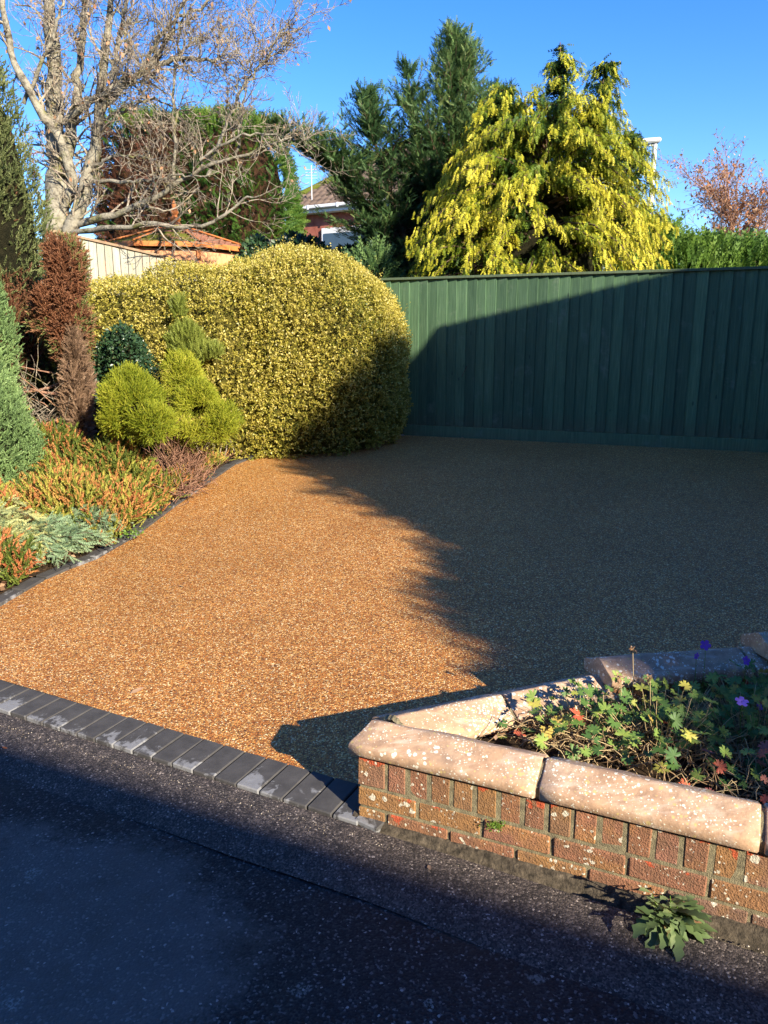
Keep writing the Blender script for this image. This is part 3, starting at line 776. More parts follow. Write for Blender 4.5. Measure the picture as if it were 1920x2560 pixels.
# ------------------------------------------------------------------ pale fence behind the hedge
cfence = thing('cream_fence', 'pale weathered close board fence behind the golden hedge, sloping down to the right', 'fence', (-4.14, 10.0, 1.1))
A, B = np.array((-4.16, 10.0)), np.array((-1.9, 12.1))
cd = unit(B - A); cl = float(np.linalg.norm(B - A)); ca = math.atan2(cd[1], cd[0])
def ztop(s): return 2.955 - 0.125 * s - 0.006 * s * s
s = 0.0; i = 0
while s < cl:
    q = A + cd * s; h = ztop(s + 0.05) - 0.9
    me = box_me('board', 0, 0.094, -0.016, 0, 0, h, 0.002)
    link('board', me, M['cboard'], cfence, (q[0], q[1] - 0.003 * (i % 2), 0.9), (0, 0, ca + random.uniform(-.02, .02)))
    s += 0.104 + random.uniform(-.003, .003); i += 1
vs = []
for s in np.linspace(-0.02, cl, 12):
    q = A + cd * s; n2 = np.array([-cd[1], cd[0]]); z = ztop(s)
    for t, dz in ((-0.045, 0.0), (-0.045, 0.030), (0.03, 0.030), (0.03, 0.0)):
        g = q + n2 * t; vs.append((g[0], g[1], z + dz))
fs = [(i * 4 + j, i * 4 + (j + 1) % 4, (i + 1) * 4 + (j + 1) % 4, (i + 1) * 4 + j) for i in range(11) for j in range(4)] + [(0, 1, 2, 3)]
link('capping', pymesh('capping', vs, fs), plain_mat('brown_capping', (0.22, 0.14, 0.08), (0.36, 0.25, 0.15), 12), cfence)
for z in (1.1, 1.7):
    link('rail', box_me('rail', 0, cl, 0.004, 0.05, 0, 0.08), M['inner'], cfence, (A[0], A[1], z), (0, 0, ca))  # same near-black colour, a dark backing behind the board gaps
cf2 = thing('cream_fence', 'lower pale fence panel with flat capping left of the ivy covered post', 'fence', (-5.2, 9.6, 1.0))
A2 = np.array((-6.3, 9.0)); B2 = np.array((-4.22, 9.95)); d2 = unit(B2 - A2); l2 = float(np.linalg.norm(B2 - A2)); a2 = math.atan2(d2[1], d2[0])
s = 0.0; me = feather_me(1.68, 0.112, 0.014, 0.004)
while s < l2 - 0.05:
    q = A2 + d2 * s
    link('board', me, M['cboard'], cf2, (q[0], q[1], 0.9), (0, 0, a2)); s += 0.102
link('capping', box_me('capping', 0, l2, -0.04, 0.03, 0, 0.03), bpy.data.materials['brown_capping'], cf2, (A2[0], A2[1], 2.582), (0, 0, a2))

# ------------------------------------------------------------------ golden hedge
LOBES = [((-0.98, 9.22), 1.23, 1.06, 2.60), ((-1.95, 9.05), 1.2, 0.95, 2.44), ((-2.85, 8.7), 1.2, 0.85, 2.27), ((-3.9, 8.3), 1.1, 0.8, 2.05)]
def lobe_val(P, lb):
    (cx, cy), rx, ry, top = lb
    zb = 0.2; zc = zb + (top - zb) * 0.44
    rz = np.where(P[:, 2] > zc, top - zc, (zc - zb) * 1.25)
    u, v, w = (P[:, 0] - cx) / rx, (P[:, 1] - cy) / ry, (P[:, 2] - zc) / rz
    return (np.abs(u) ** 2.5 + np.abs(v) ** 2.5 + np.abs(w) ** 2.6) ** (1 / 2.5)
hedge = thing('golden_hedge', 'huge rounded hedge of tiny golden variegated leaves bulging over the driveway edge', 'hedge', (-1.6, 9.1, 0.5))
def lobe_pts(n, lb, inset=0.0):
    (cx, cy), rx, ry, top = lb; zb = 0.2; zc = zb + (top - zb) * 0.44
    D = rnd_dirs(n)
    sc = (np.abs(D[:, 0]) ** 2.5 + np.abs(D[:, 1]) ** 2.5 + np.abs(D[:, 2]) ** 2.6) ** (-1 / 2.5)
    rz = np.where(D[:, 2] > 0, top - zc, (zc - zb) * 1.25)
    Q = D * sc[:, None]
    P = np.stack([cx + Q[:, 0] * rx, cy + Q[:, 1] * ry, zc + Q[:, 2] * rz], 1)
    N = unit(np.stack([np.sign(Q[:, 0]) * np.abs(Q[:, 0]) ** 1.5 / rx, np.sign(Q[:, 1]) * np.abs(Q[:, 1]) ** 1.5 / ry, np.sign(Q[:, 2]) * np.abs(Q[:, 2]) ** 1.6 / rz], 1))
    return P, N
PP, NN = [], []
for i, lb in enumerate(LOBES):
    P, N = lobe_pts([42000, 26000, 21000, 13000][i], lb)
    keep = (P[:, 2] > bed_z(P[:, 0], P[:, 1]) - 0.03) & (N[:, 1] < 0.45)
    for j, l2_ in enumerate(LOBES):
        if j != i: keep &= lobe_val(P, l2_) > 0.97
    PP.append(P[keep]); NN.append(N[keep])
P = np.concatenate(PP); N = np.concatenate(NN)
bumpy = 0.060 * wob(P, 2.6) + 0.05 * wob(P + 5, 7.0) + 0.03 * wob(P + 9, 14.0)
depth = rng.uniform(0, 1, len(P)) ** 1.8 * 0.13
P = P + N * (bumpy - depth)[:, None]
n = len(P)
# a shoot: eight leaves along a short twig pointing outward and up
sd = unit(N + [0, 0, 0.45] + rng.normal(0, 0.55, (n, 3)))
lp, ld, lt, lsz = [], [], [], []
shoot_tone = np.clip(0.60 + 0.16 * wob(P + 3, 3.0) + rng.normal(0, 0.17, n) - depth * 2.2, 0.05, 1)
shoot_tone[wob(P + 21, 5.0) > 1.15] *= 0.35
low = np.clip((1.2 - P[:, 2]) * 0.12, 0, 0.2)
for q in range(7):
    t = q / 6
    lp.append(P + sd * (t * 0.052))
    ld.append(unit(sd * 0.5 + rng.normal(0, 0.75, (n, 3))))
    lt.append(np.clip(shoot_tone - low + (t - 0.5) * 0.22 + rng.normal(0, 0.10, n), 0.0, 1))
    lsz.append(rng.uniform(0.014, 0.030, n))
lp, ld, lt, lsz = map(np.concatenate, (lp, ld, lt, lsz))
# stray long shoots standing out of the clipped outline
tp = np.where((N[:, 2] > 0.3))[0]; tp = rng.choice(tp, 420)
ext, exd = [], []
for q in tp:
    L = rng.uniform(0.06, 0.20); d = unit(N[q] * 0.4 + np.array([0, 0, 0.8]) + rng.normal(0, 0.2, 3))
    for t in np.arange(0, L, 0.014): ext.append(P[q] + d * t + rng.normal(0, 0.006, 3)); exd.append(rng.normal(0, 1, 3))
ext, exd = np.array(ext), np.array(exd)
lp = np.concatenate([lp, ext]); ld = np.concatenate([ld, exd]); lt = np.concatenate([lt, rng.uniform(0.5, 0.9, len(ext))]); lsz = np.concatenate([lsz, rng.uniform(0.016, 0.024, len(ext))])
V, F, T = scatter(*LEAF, lp, frames(ld, roll=rng.uniform(0, 6.28, len(ld))), lsz, lt)
link('foliage', npmesh('foliage', V, F, T), M['hedgeleaf'], hedge)
def lobe_core(lb, scale, name, mat, parent):
    (cx, cy), rx, ry, top = lb; zb = 0.2; zc = zb + (top - zb) * 0.44
    bm = bmesh.new(); bmesh.ops.create_icosphere(bm, subdivisions=4, radius=1)
    for v in bm.verts:
        D = v.co.normalized(); sc = (abs(D.x) ** 2.5 + abs(D.y) ** 2.5 + abs(D.z) ** 2.6) ** (-1 / 2.5)
        rz = (top - zc) if D.z > 0 else (zc - zb) * 1.25
        v.co = Vector((cx + D.x * sc * (rx - scale), cy + D.y * sc * (ry - scale), zc + D.z * sc * (rz - scale)))
        v.co += D * 0.05 * mnoise.noise(v.co * 7)
    me = bpy.data.meshes.new(name); bm.to_mesh(me); bm.free()
    return link(name, me, mat, parent)
for lb in LOBES: lobe_core(lb, 0.15, 'foliage_core', M['hedgeinner'], hedge)  # solid leaf-coloured cores that block the view through the hedge
# bare stems at the foot of the hedge
pl = []
for q in range(130):
    x = rng.uniform(-3.0, 0.15); y = kerb_x_y = np.interp(x, [-1.57, -1.36, -0.76, 0.3], [8.15, 8.6, 9.1, 9.44]) + rng.uniform(0.02, 0.3)
    b = np.array([x - 0.12, y, float(bed_z(x, y))]); d = np.array([rng.normal(0, .5), rng.normal(-.2, .4), 1.0])
    L = rng.uniform(0.15, 0.4); pts = [b + unit(d) * L * t + rng.normal(0, .012, 3) for t in np.linspace(0, 1, 4)]
    pl.append((pts, [0.006, 0.005, 0.004, 0.002]))
tube_obj('stem', pl, M['twig'], hedge, 4)

# ------------------------------------------------------------------ conifers
def conifer(name, label, cat, leaders, mat, base, template=SPRAY, droop=False, size=(0.16, 0.30), tonefn=None, per=9, group=None, step=0.1, elev=(20, 55), flat=0.35):
    t = thing(name, label, cat, base, group)
    wood, P, Dv, Tn, Sz = [], [], [], [], []
    for (a, b, rad, nb, pw) in leaders:
        a, b = np.array(a, float), np.array(b, float); ax = b - a; L = np.linalg.norm(ax)
        wob1 = rng.normal(0, 0.03 * L ** .5, 3)
        pts = [a + ax * q + wob1 * math.sin(q * 3.1) for q in np.linspace(0, 1, 8)]
        wood.append((pts, np.linspace(0.02 + 0.018 * L, 0.005, 8)))
        for i in range(nb):
            u = rng.uniform(0.02, 1.0) ** 0.92
            o = a + ax * u + wob1 * math.sin(u * 3.1)
            az = rng.uniform(0, 2 * math.pi); length = (rad * (1 - u) ** pw + 0.10) * rng.uniform(0.62, 1.22)
            el = R(elev[0] + (elev[1] - elev[0]) * u + rng.normal(0, 7))
            d = np.array([math.cos(az) * math.cos(el), math.sin(az) * math.cos(el), math.sin(el)])
            k = max(4, int(length / step)); ts = np.linspace(0, 1, k)
            if droop: zc = -0.60 * length * ts ** 2.3
            else: zc = 0.16 * length * ts ** 2
            bp = o + d[None] * (ts * length)[:, None]; bp[:, 2] += zc
            bp += np.cumsum(rng.normal(0, 0.010, (k, 3)), 0)
            sel = np.linspace(0, k - 1, min(k, 5)).astype(int)
            wood.append((bp[sel], np.linspace(0.006 + 0.008 * length, 0.003, len(sel))))
            tg = unit(np.gradient(bp, axis=0))
            for j in range(k):
                if ts[j] < 0.22 and length > 0.6: continue
                m = per if j < k - 1 else per + 3
                side = unit(np.cross(tg[j], [0, 0, 1.0]))
                sg = rng.choice([-1, 1], m)[:, None]
                spread = rng.uniform(0.3, 1.0, m)[:, None]
                dd = tg[j] + side * sg * spread * 0.9 + rng.normal(0, flat, (m, 3))
                if droop: dd = dd * 0.85 + np.stack([np.zeros(m), np.zeros(m), -rng.uniform(0.25, 1.25, m)], 1)
                else: dd[:, 2] += 0.22
                P.append(bp[j] + rng.normal(0, 0.03, (m, 3))); Dv.append(unit(dd))
                out = ts[j]
                Tn.append(np.full(m, out) if tonefn is None else tonefn(bp[j], out, m, d))
                Sz.append(rng.uniform(size[0], size[1], m) * (0.75 + 0.35 * (1 - out)))
    P, Dv, Tn, Sz = map(np.concatenate, (P, Dv, Tn, Sz))
    yf = 9.50 - 0.398 * (P[:, 0] - 0.248)
    ok = ~((P[:, 1] < yf + 0.12) & (P[:, 2] < 2.36)) & (P[:, 1] > yf - 0.30)
    P, Dv, Tn, Sz = P[ok], Dv[ok], Tn[ok], Sz[ok]
    V, F, T = scatter(template[0], template[1], P, frames(Dv, roll=rng.normal(0, 0.7, len(P))), Sz, Tn, 0.03)
    link('crown', npmesh('crown', V, F, T), mat, t)
    tube_obj('trunk', wood, M['conebark'], t, 4)
    return t, len(P)
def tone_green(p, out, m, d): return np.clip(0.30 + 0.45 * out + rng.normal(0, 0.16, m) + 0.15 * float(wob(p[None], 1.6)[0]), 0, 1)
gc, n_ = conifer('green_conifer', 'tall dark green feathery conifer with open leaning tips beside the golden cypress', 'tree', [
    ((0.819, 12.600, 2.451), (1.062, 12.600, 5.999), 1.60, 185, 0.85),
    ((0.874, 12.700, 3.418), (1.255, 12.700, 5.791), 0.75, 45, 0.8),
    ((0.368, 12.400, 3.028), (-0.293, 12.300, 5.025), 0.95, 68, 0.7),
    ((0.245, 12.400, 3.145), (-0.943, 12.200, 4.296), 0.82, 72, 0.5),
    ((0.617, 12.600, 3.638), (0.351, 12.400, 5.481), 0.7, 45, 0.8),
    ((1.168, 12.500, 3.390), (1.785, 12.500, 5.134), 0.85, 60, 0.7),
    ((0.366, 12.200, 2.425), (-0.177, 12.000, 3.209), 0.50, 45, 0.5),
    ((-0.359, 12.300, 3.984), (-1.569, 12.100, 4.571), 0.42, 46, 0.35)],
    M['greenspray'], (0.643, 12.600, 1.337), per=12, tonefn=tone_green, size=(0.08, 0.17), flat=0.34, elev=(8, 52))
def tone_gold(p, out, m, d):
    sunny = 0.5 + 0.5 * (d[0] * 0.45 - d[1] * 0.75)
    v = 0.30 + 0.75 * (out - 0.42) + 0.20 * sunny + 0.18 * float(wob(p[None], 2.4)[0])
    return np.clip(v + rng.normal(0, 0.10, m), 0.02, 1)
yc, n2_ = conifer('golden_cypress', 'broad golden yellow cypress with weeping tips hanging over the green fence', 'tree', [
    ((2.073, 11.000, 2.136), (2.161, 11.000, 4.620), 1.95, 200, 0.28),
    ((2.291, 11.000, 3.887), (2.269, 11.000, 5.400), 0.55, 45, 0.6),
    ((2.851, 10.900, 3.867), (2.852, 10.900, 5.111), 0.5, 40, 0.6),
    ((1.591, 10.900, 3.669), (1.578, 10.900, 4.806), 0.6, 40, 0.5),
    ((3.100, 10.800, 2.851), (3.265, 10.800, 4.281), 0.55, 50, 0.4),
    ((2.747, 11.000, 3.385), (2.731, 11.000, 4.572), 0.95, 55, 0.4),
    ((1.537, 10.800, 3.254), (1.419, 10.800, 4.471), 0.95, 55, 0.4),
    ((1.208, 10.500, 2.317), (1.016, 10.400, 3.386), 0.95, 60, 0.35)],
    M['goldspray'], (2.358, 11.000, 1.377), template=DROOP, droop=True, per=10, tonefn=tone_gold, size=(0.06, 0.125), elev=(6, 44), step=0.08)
print('sprays', n_, n2_)

def spray_mass(parent, name, mat, ell, n, size, template=SPRAY, tone=None, out=0.6, up=0.4, jit=0.45, nmax=None, zmin=None, power=2.4, wobv=(0.08, 2.5), depth=0.16, keep=None):
    """sprays over the surface of one or more rounded clipped volumes"""
    Ps, Ns = [], []
    for (c, r, w) in ell:
        D = rnd_dirs(int(n * w)); sc = (np.abs(D) ** power).sum(1) ** (-1 / power); Q = D * sc[:, None]
        P = np.array(c) + Q * np.array(r); N = unit(np.sign(Q) * np.abs(Q) ** (power - 1) / np.array(r))
        kk = np.ones(len(P), bool)
        for (c2, r2, w2) in ell:
            if c2 is not c: kk &= (np.abs((P - np.array(c2)) / np.array(r2)) ** power).sum(1) > 0.9
        Ps.append(P[kk]); Ns.append(N[kk])
    P, N = np.concatenate(Ps), np.concatenate(Ns)
    kk = np.ones(len(P), bool)
    if nmax is not None: kk &= N[:, 1] < nmax
    if zmin is not None: kk &= P[:, 2] > zmin
    if keep is not None: kk &= keep(P)
    P, N = P[kk], N[kk]; n = len(P)
    P = P + N * (wobv[0] * wob(P, wobv[1]) + wobv[0] * 0.5 * wob(P + 4, wobv[1] * 2.6) - depth * rng.uniform(0, 1, n) ** 1.6)[:, None]
    Dv = unit(N * out + [0, 0, up] + rng.normal(0, jit, (n, 3)))
    T = rng.uniform(0.2, 1, n) if tone is None else tone(P, N)
    V, F, T = scatter(template[0], template[1], P, frames(Dv, roll=rng.uniform(0, 6.28, n)), rng.uniform(size[0], size[1], n), np.clip(T, 0, 1), 0.03)
    return link(name, npmesh(name, V, F, T), mat, parent)
def core_mass(parent, mat, ell, inset, power=2.4, name='foliage_core'):  # solid cores added inside the foliage to block light and view
    for e in ell: core_one(parent, mat, [e], inset, power, name)
def core_one(parent, mat, ell, inset, power, name):
    bm = bmesh.new()
    for (c, r, w) in ell:
        g = bmesh.ops.create_icosphere(bm, subdivisions=3, radius=1)
        for v in g['verts']:
            D = v.co.normalized(); sc = (abs(D.x) ** power + abs(D.y) ** power + abs(D.z) ** power) ** (-1 / power)
            v.co = Vector((c[0] + D.x * sc * max(.02, r[0] - inset), c[1] + D.y * sc * max(.02, r[1] - inset), c[2] + D.z * sc * max(.02, r[2] - inset)))
            v.co += D * inset * 0.4 * mnoise.noise(v.co * 5)
    me = bpy.data.meshes.new(name); bm.to_mesh(me); bm.free()
    return link(name, me, mat, parent)

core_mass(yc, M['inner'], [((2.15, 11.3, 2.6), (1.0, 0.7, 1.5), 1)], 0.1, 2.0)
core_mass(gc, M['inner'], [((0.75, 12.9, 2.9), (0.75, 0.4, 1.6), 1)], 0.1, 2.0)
# clipped leyland hedge behind the pergola roof
lh = thing('clipped_conifer_hedge', 'tall flat clipped conifer hedge, bare brown on the left and green on the right', 'hedge', (-4.2, 18.5, 0.4))
ell = [((-4.15, 18.6, 3.1), (2.05, 1.5, 3.22), 1.0)]
def tone_ley(P, N):
    brown = ((P[:, 0] + 0.35 * wob(P, 1.3)) < -4.05) & (P[:, 2] < 5.9 + 0.25 * wob(P, 2.0))
    t = 0.66 + 0.25 * wob(P, 1.6) + rng.normal(0, 0.15, len(P)) + 0.15 * (N[:, 2] > 0.4)
    t = np.clip(t, 0.2, 1); t[brown] = rng.uniform(0, 0.14, brown.sum())
    hole = rng.uniform(size=len(P)) < 0.12
    t[brown & hole] = 0.4
    return t
spray_mass(lh, 'foliage', M['leyspray'], ell, 28000, (0.13, 0.27), tone=tone_ley, nmax=0.4, zmin=1.5, power=6, out=0.8, up=0.45, jit=0.4, wobv=(0.10, 1.6))
core_mass(lh, M['innerbrown'], ell, 0.22, 6)

# bright hedge beyond the fence on the right
rh = thing('feathery_hedge', 'bright green feathery conifer hedge above the right end of the green fence', 'hedge', (5.2, 12.2, 0.5))
ell = [((5.0, 12.2, 1.75), (1.6, 0.9, 1.25), 1), ((3.9, 12.4, 1.8), (0.8, 0.9, 1.5), .6), ((6.6, 12.0, 1.6), (1.3, 0.9, 1.15), .7)]
spray_mass(rh, 'foliage', M['brightspray'], ell, 9000, (0.18, 0.34), tone=lambda P, N: 0.5 + 0.3 * wob(P, 3) + rng.normal(0, .15, len(P)), nmax=0.5, zmin=1.5, power=2.6, out=0.5, up=0.6, jit=0.45, wobv=(0.10, 2.2))
core_mass(rh, M['inner'], ell, 0.22, 2.6)

bgs = thing('laurel_bush', 'dark greenery behind the low end of the pale fence left of the bare tree', 'shrub', (-7.0, 14.5, 0.4))
ell = [((-6.8, 14.5, 1.9), (1.3, 0.8, 1.55), 1), ((-5.4, 14.8, 1.9), (0.9, 0.7, 1.45), .6)]
spray_mass(bgs, 'foliage', M['darkleaf'], ell, 9000, (0.07, 0.13), template=LEAF, tone=lambda P, N: 0.5 + 0.2 * wob(P, 3) + rng.normal(0, .22, len(P)), nmax=0.5, zmin=1.6, power=2.2, jit=0.9, wobv=(0.13, 3.0))
core_mass(bgs, M['inner'], ell, 0.22, 2.2)
# dark shrubs in front of the house
ds = thing('dark_shrub', 'dark leafy shrubs below the house window behind the golden hedge', 'shrub', (-1.6, 13.4, 0.4))
ell = [((-1.35, 13.4, 1.95), (1.0, 0.8, 1.40), 1), ((-0.4, 12.7, 1.9), (0.8, 0.7, 1.3), .7), ((-2.1, 13.8, 2.0), (0.45, 0.6, 1.35), .4)]
spray_mass(ds, 'foliage', M['darkleaf'], ell, 16000, (0.06, 0.11), template=LEAF, tone=lambda P, N: 0.5 + 0.2 * wob(P, 3) + rng.normal(0, .22, len(P)), nmax=0.5, zmin=1.3, power=2.2, jit=0.9, wobv=(0.13, 3.0))
core_mass(ds, M['inner'], ell, 0.22, 2.2)
cs = thing('young_conifer', 'small green conifer tucked between the golden hedge and the dark green conifer', 'tree', (0.0, 11.3, 0.4))
ell = [((-0.15, 11.2, 1.7), (0.55, 0.5, 1.2), 1)]
spray_mass(cs, 'foliage', M['greenspray'], ell, 1600, (0.14, 0.26), tone=lambda P, N: 0.6 + rng.normal(0, .2, len(P)), nmax=0.6, zmin=1.3, power=2.0, up=0.7, jit=0.5)
core_mass(cs, M['inner'], ell, 0.18, 2.0)

# ------------------------------------------------------------------ bare trees
def grow(start, d, length, rad, level, out, maxlev, up, jitter, kids, shrink=0.62, minr=0.0035, seg=0.12):
    n = max(3, int(length / seg) + 1); p = np.array(start, float); d = unit(np.array(d, float))
    pts, rs, ds = [p.copy()], [rad], [d.copy()]
    for i in range(1, n + 1):
        d = unit(d + rng.normal(0, jitter, 3) + np.array([0, 0, up]))
        p = p + d * (length / n); t = i / n
        pts.append(p.copy()); rs.append(max(minr * 0.7, rad * (1 - 0.72 * t))); ds.append(d.copy())
    out[min(level, len(out) - 1)].append((np.array(pts), np.array(rs)))
    if level >= maxlev: return
    for i in range(kids[level]):
        t = rng.uniform(0.18, 1.0); j = min(n, max(1, int(t * n)))
        side = unit(np.cross(ds[j], rnd_dirs(1)[0])); a = R(rng.uniform(28, 62))
        nd = ds[j] * math.cos(a) + side * math.sin(a)
        grow(pts[j], nd, length * shrink * rng.uniform(0.5, 1.1) * (1.15 - 0.4 * t), max(minr, rs[j] * 0.62), level + 1, out, maxlev, up * 1.2 + 0.015, jitter * 1.15, kids, shrink, minr, seg * 0.75)
def smooth_path(pts, n, jit):
    pts = np.array(pts, float); t = np.linspace(0, 1, len(pts)); u = np.linspace(0, 1, n)
    q = np.stack([np.interp(u, t, pts[:, i]) for i in range(3)], 1)
    for _ in range(3): q[1:-1] = (q[:-2] + 2 * q[1:-1] + q[2:]) / 4
    q[1:-1] += rng.normal(0, jit, (n - 2, 3)); return q
bt_ = thing('bare_tree', 'large leafless tree with pale lichen covered trunk and tangled twigs behind the cream fence', 'tree', (-4.5, 11.6, 0.4))
LIMBS = [  # hand placed limbs: points, start and end radius, children
    ([(-4.742, 11.600, 1.937), (-4.677, 11.600, 3.265), (-4.570, 11.600, 4.113), (-4.570, 11.700, 5.165), (-4.531, 11.700, 6.441)], 0.22, 0.065, 26, 'trunk'),
    ([(-4.573, 11.550, 2.934), (-4.382, 11.500, 3.251), (-4.103, 11.500, 3.885), (-3.911, 11.400, 4.427), (-3.726, 11.300, 5.142), (-3.511, 11.200, 6.237)], 0.125, 0.035, 26, 'limb'),
    ([(-4.600, 11.600, 3.480), (-4.312, 11.500, 3.728), (-4.431, 11.400, 4.427), (-4.825, 11.300, 4.947), (-4.982, 11.300, 5.479), (-5.001, 11.300, 6.278)], 0.08, 0.035, 16, 'limb'),
    ([(-4.472, 11.600, 3.957), (-4.338, 11.700, 4.655), (-4.224, 11.800, 5.448), (-4.079, 11.900, 6.620)], 0.085, 0.035, 20, 'limb'),
    ([(-4.479, 11.500, 3.117), (-3.770, 11.100, 3.144), (-2.974, 10.800, 3.144), (-2.348, 10.600, 3.067), (-2.061, 10.500, 3.209), (-1.847, 10.500, 3.403), (-1.573, 10.400, 3.434)], 0.042, 0.010, 16, 'limb'),
    ([(-4.513, 11.600, 3.184), (-3.881, 11.300, 3.328), (-3.343, 11.200, 3.443), (-2.976, 11.100, 3.605), (-2.615, 11.000, 3.812), (-2.108, 10.900, 3.965), (-1.613, 10.800, 4.089), (-1.220, 10.800, 4.209)], 0.055, 0.010, 26, 'limb'),
    ([(-4.164, 11.500, 3.822), (-3.681, 11.300, 3.769), (-3.129, 11.100, 3.757), (-2.722, 11.000, 3.812), (-2.328, 10.900, 3.768)], 0.030, 0.008, 14, 'limb'),
    ([(-4.155, 11.500, 3.937), (-3.767, 11.300, 4.075), (-3.406, 11.200, 4.104), (-3.059, 11.100, 4.007)], 0.025, 0.008, 10, 'limb'),
    ([(-3.941, 11.400, 4.402), (-3.558, 11.200, 4.942), (-3.199, 11.100, 5.080), (-2.744, 11.000, 5.214), (-2.484, 11.000, 5.237), (-2.210, 10.900, 5.111), (-2.049, 10.900, 5.251)], 0.055, 0.012, 22, 'limb'),
    ([(-4.373, 11.500, 4.604), (-3.758, 11.300, 4.873), (-3.340, 11.200, 5.014), (-2.980, 11.100, 5.222), (-2.694, 11.100, 5.645), (-2.508, 11.100, 6.196)], 0.05, 0.02, 20, 'limb'),
    ([(-4.273, 11.500, 4.805), (-3.780, 11.200, 4.820), (-3.338, 11.000, 4.883), (-2.887, 10.900, 4.971)], 0.03, 0.008, 12, 'limb'),
    ([(-3.872, 11.400, 4.578), (-3.393, 11.300, 4.726), (-3.036, 11.200, 4.796), (-2.701, 11.100, 4.623), (-2.313, 11.000, 4.524)], 0.022, 0.006, 16, 'limb'),
    ([(-2.350, 11.000, 3.787), (-2.092, 10.900, 4.305), (-1.846, 10.800, 4.754), (-1.580, 10.800, 5.033), (-1.302, 10.700, 5.366), (-1.070, 10.700, 5.635)], 0.026, 0.006, 20, 'limb'),
    ([(-1.966, 11.000, 4.011), (-1.877, 10.900, 4.450), (-1.755, 10.900, 4.924), (-1.618, 10.800, 5.400)], 0.018, 0.005, 14, 'limb'),
    ([(-2.862, 11.100, 3.706), (-2.718, 11.000, 4.330), (-2.760, 11.000, 4.954), (-2.592, 11.000, 5.609), (-2.515, 11.000, 6.065)], 0.024, 0.010, 18, 'limb'),
    ([(-3.638, 11.300, 5.044), (-3.457, 11.200, 5.586), (-3.253, 11.200, 6.237)], 0.04, 0.02, 16, 'limb'),
    ([(-4.888, 11.400, 4.778), (-4.524, 11.300, 5.287), (-4.263, 11.300, 5.811), (-4.116, 11.300, 6.278)], 0.03, 0.015, 16, 'limb'),
    ([(-2.424, 10.900, 3.965), (-1.921, 10.800, 4.209), (-1.540, 10.700, 4.256), (-1.124, 10.600, 4.044), (-1.018, 10.600, 4.185)], 0.02, 0.005, 20, 'limb'),
    ([(-3.199, 11.100, 5.080), (-2.772, 11.000, 5.609), (-2.227, 10.900, 5.800), (-2.010, 10.900, 6.114)], 0.03, 0.01, 16, 'limb'),
]
lev = [[], [], [], []]; thick = []
for pts, r0, r1, kids, nm in LIMBS:
    q = smooth_path(pts, 26 if nm == 'trunk' else 22, 0.012 + 0.004)
    rr = np.linspace(r0, r1, len(q)) * (1 + 0.10 * np.sin(np.arange(len(q)) * 1.7 + rng.uniform(0, 6)))
    if nm == 'trunk': rr[:5] *= np.linspace(1.2, 1.0, 5)
    thick.append((nm, q, rr))
    tg = unit(np.gradient(q, axis=0))
    low = q[:, 2].mean() < 4.35
    for i in range(int(kids * (0.75 if low else 1.15))):
        t = rng.uniform(0.22 if nm == 'trunk' else 0.12, 1.0); j = int(t * (len(q) - 1))
        side = unit(np.cross(tg[j], rnd_dirs(1)[0])); a = R(rng.uniform(30, 70))
        nd = tg[j] * math.cos(a) + side * math.sin(a); nd[1] *= 0.75
        grow(q[j], nd, rng.uniform(0.35, 0.95), max(0.006, min(0.022, rr[j] * 0.38)), 1, lev, 3, 0.045, 0.16, [0, 5, 3, 0] if low else [0, 7, 5, 0], 0.58, 0.0038, 0.10)
    grow(q[-1], tg[-1], 0.35, rr[-1] * 0.9, 2, lev, 3, 0.04, 0.15, [0, 5, 4, 0], 0.6, 0.0028, 0.1)
tr = tube_obj('trunk', [(q, r) for nm, q, r in thick if nm == 'trunk'], M['bark'], bt_, 20)
for nm, q, r in thick:
    if nm == 'limb': tube_obj('limb', [(q, r)], M['bark'], bt_, 9)
tube_obj('branches', lev[1], M['twig'], bt_, 5)['kind'] = 'stuff'
tube_obj('twigs', lev[2] + lev[3], M['twig'], bt_, 3)['kind'] = 'stuff'
print('tree', [len(x) for x in lev])
ends = np.array([p[-1] for p, r in lev[2] + lev[3]] + [p[len(p) // 2] for p, r in lev[2]]); sel = rng.choice(len(ends), min(len(ends), 900), replace=False)
E_ = ends[sel]; n = len(E_)
V, F, T = scatter(*LEAF, E_, frames(unit(rng.normal(0, 0.5, (n, 3)) + [0, 0, -1]), roll=rng.uniform(0, 6, n)), rng.uniform(0.03, 0.075, n), rng.uniform(0, 0.9, n))
o = link('dead_leaves', npmesh('dead_leaves', V, F, T), M['litter'], bt_); o['kind'] = 'stuff'

at_ = thing('autumn_tree', 'distant bare tree with pinkish russet twigs at the right edge of the sky', 'tree', (11.2, 25, 0.5))
lev = [[], [], [], []]
tb = np.array([10.9, 25.0, 0.5])
trunk = smooth_path([tb, tb + [0, 0, 2.0], tb + [-0.1, 0, 3.5], tb + [-0.3, 0, 5.0]], 10, 0.03)
for i in range(46):
    j = rng.integers(3, 10); az = rng.uniform(0, 6.28)
    grow(trunk[j], (math.cos(az) * 0.8, math.sin(az) * 0.6, 0.75), rng.uniform(1.3, 2.7), 0.028, 1, lev, 3, 0.03, 0.12, [0, 10, 9, 0], 0.52, 0.006, 0.25)
tube_obj('trunk', [(trunk, np.linspace(0.16, 0.05, 10))], M['autwig'], at_, 8)
tube_obj('branches', lev[1], M['autwig'], at_, 4)['kind'] = 'stuff'
tube_obj('twigs', lev[2] + lev[3], M['autwig'], at_, 3)['kind'] = 'stuff'
ends = np.array([p[-1] for p, r in lev[3] + lev[2]]); n = len(ends)
V, F, T = scatter(*LEAF, ends, frames(rnd_dirs(n)), rng.uniform(0.07, 0.14, n), rng.uniform(0.4, 1, n))
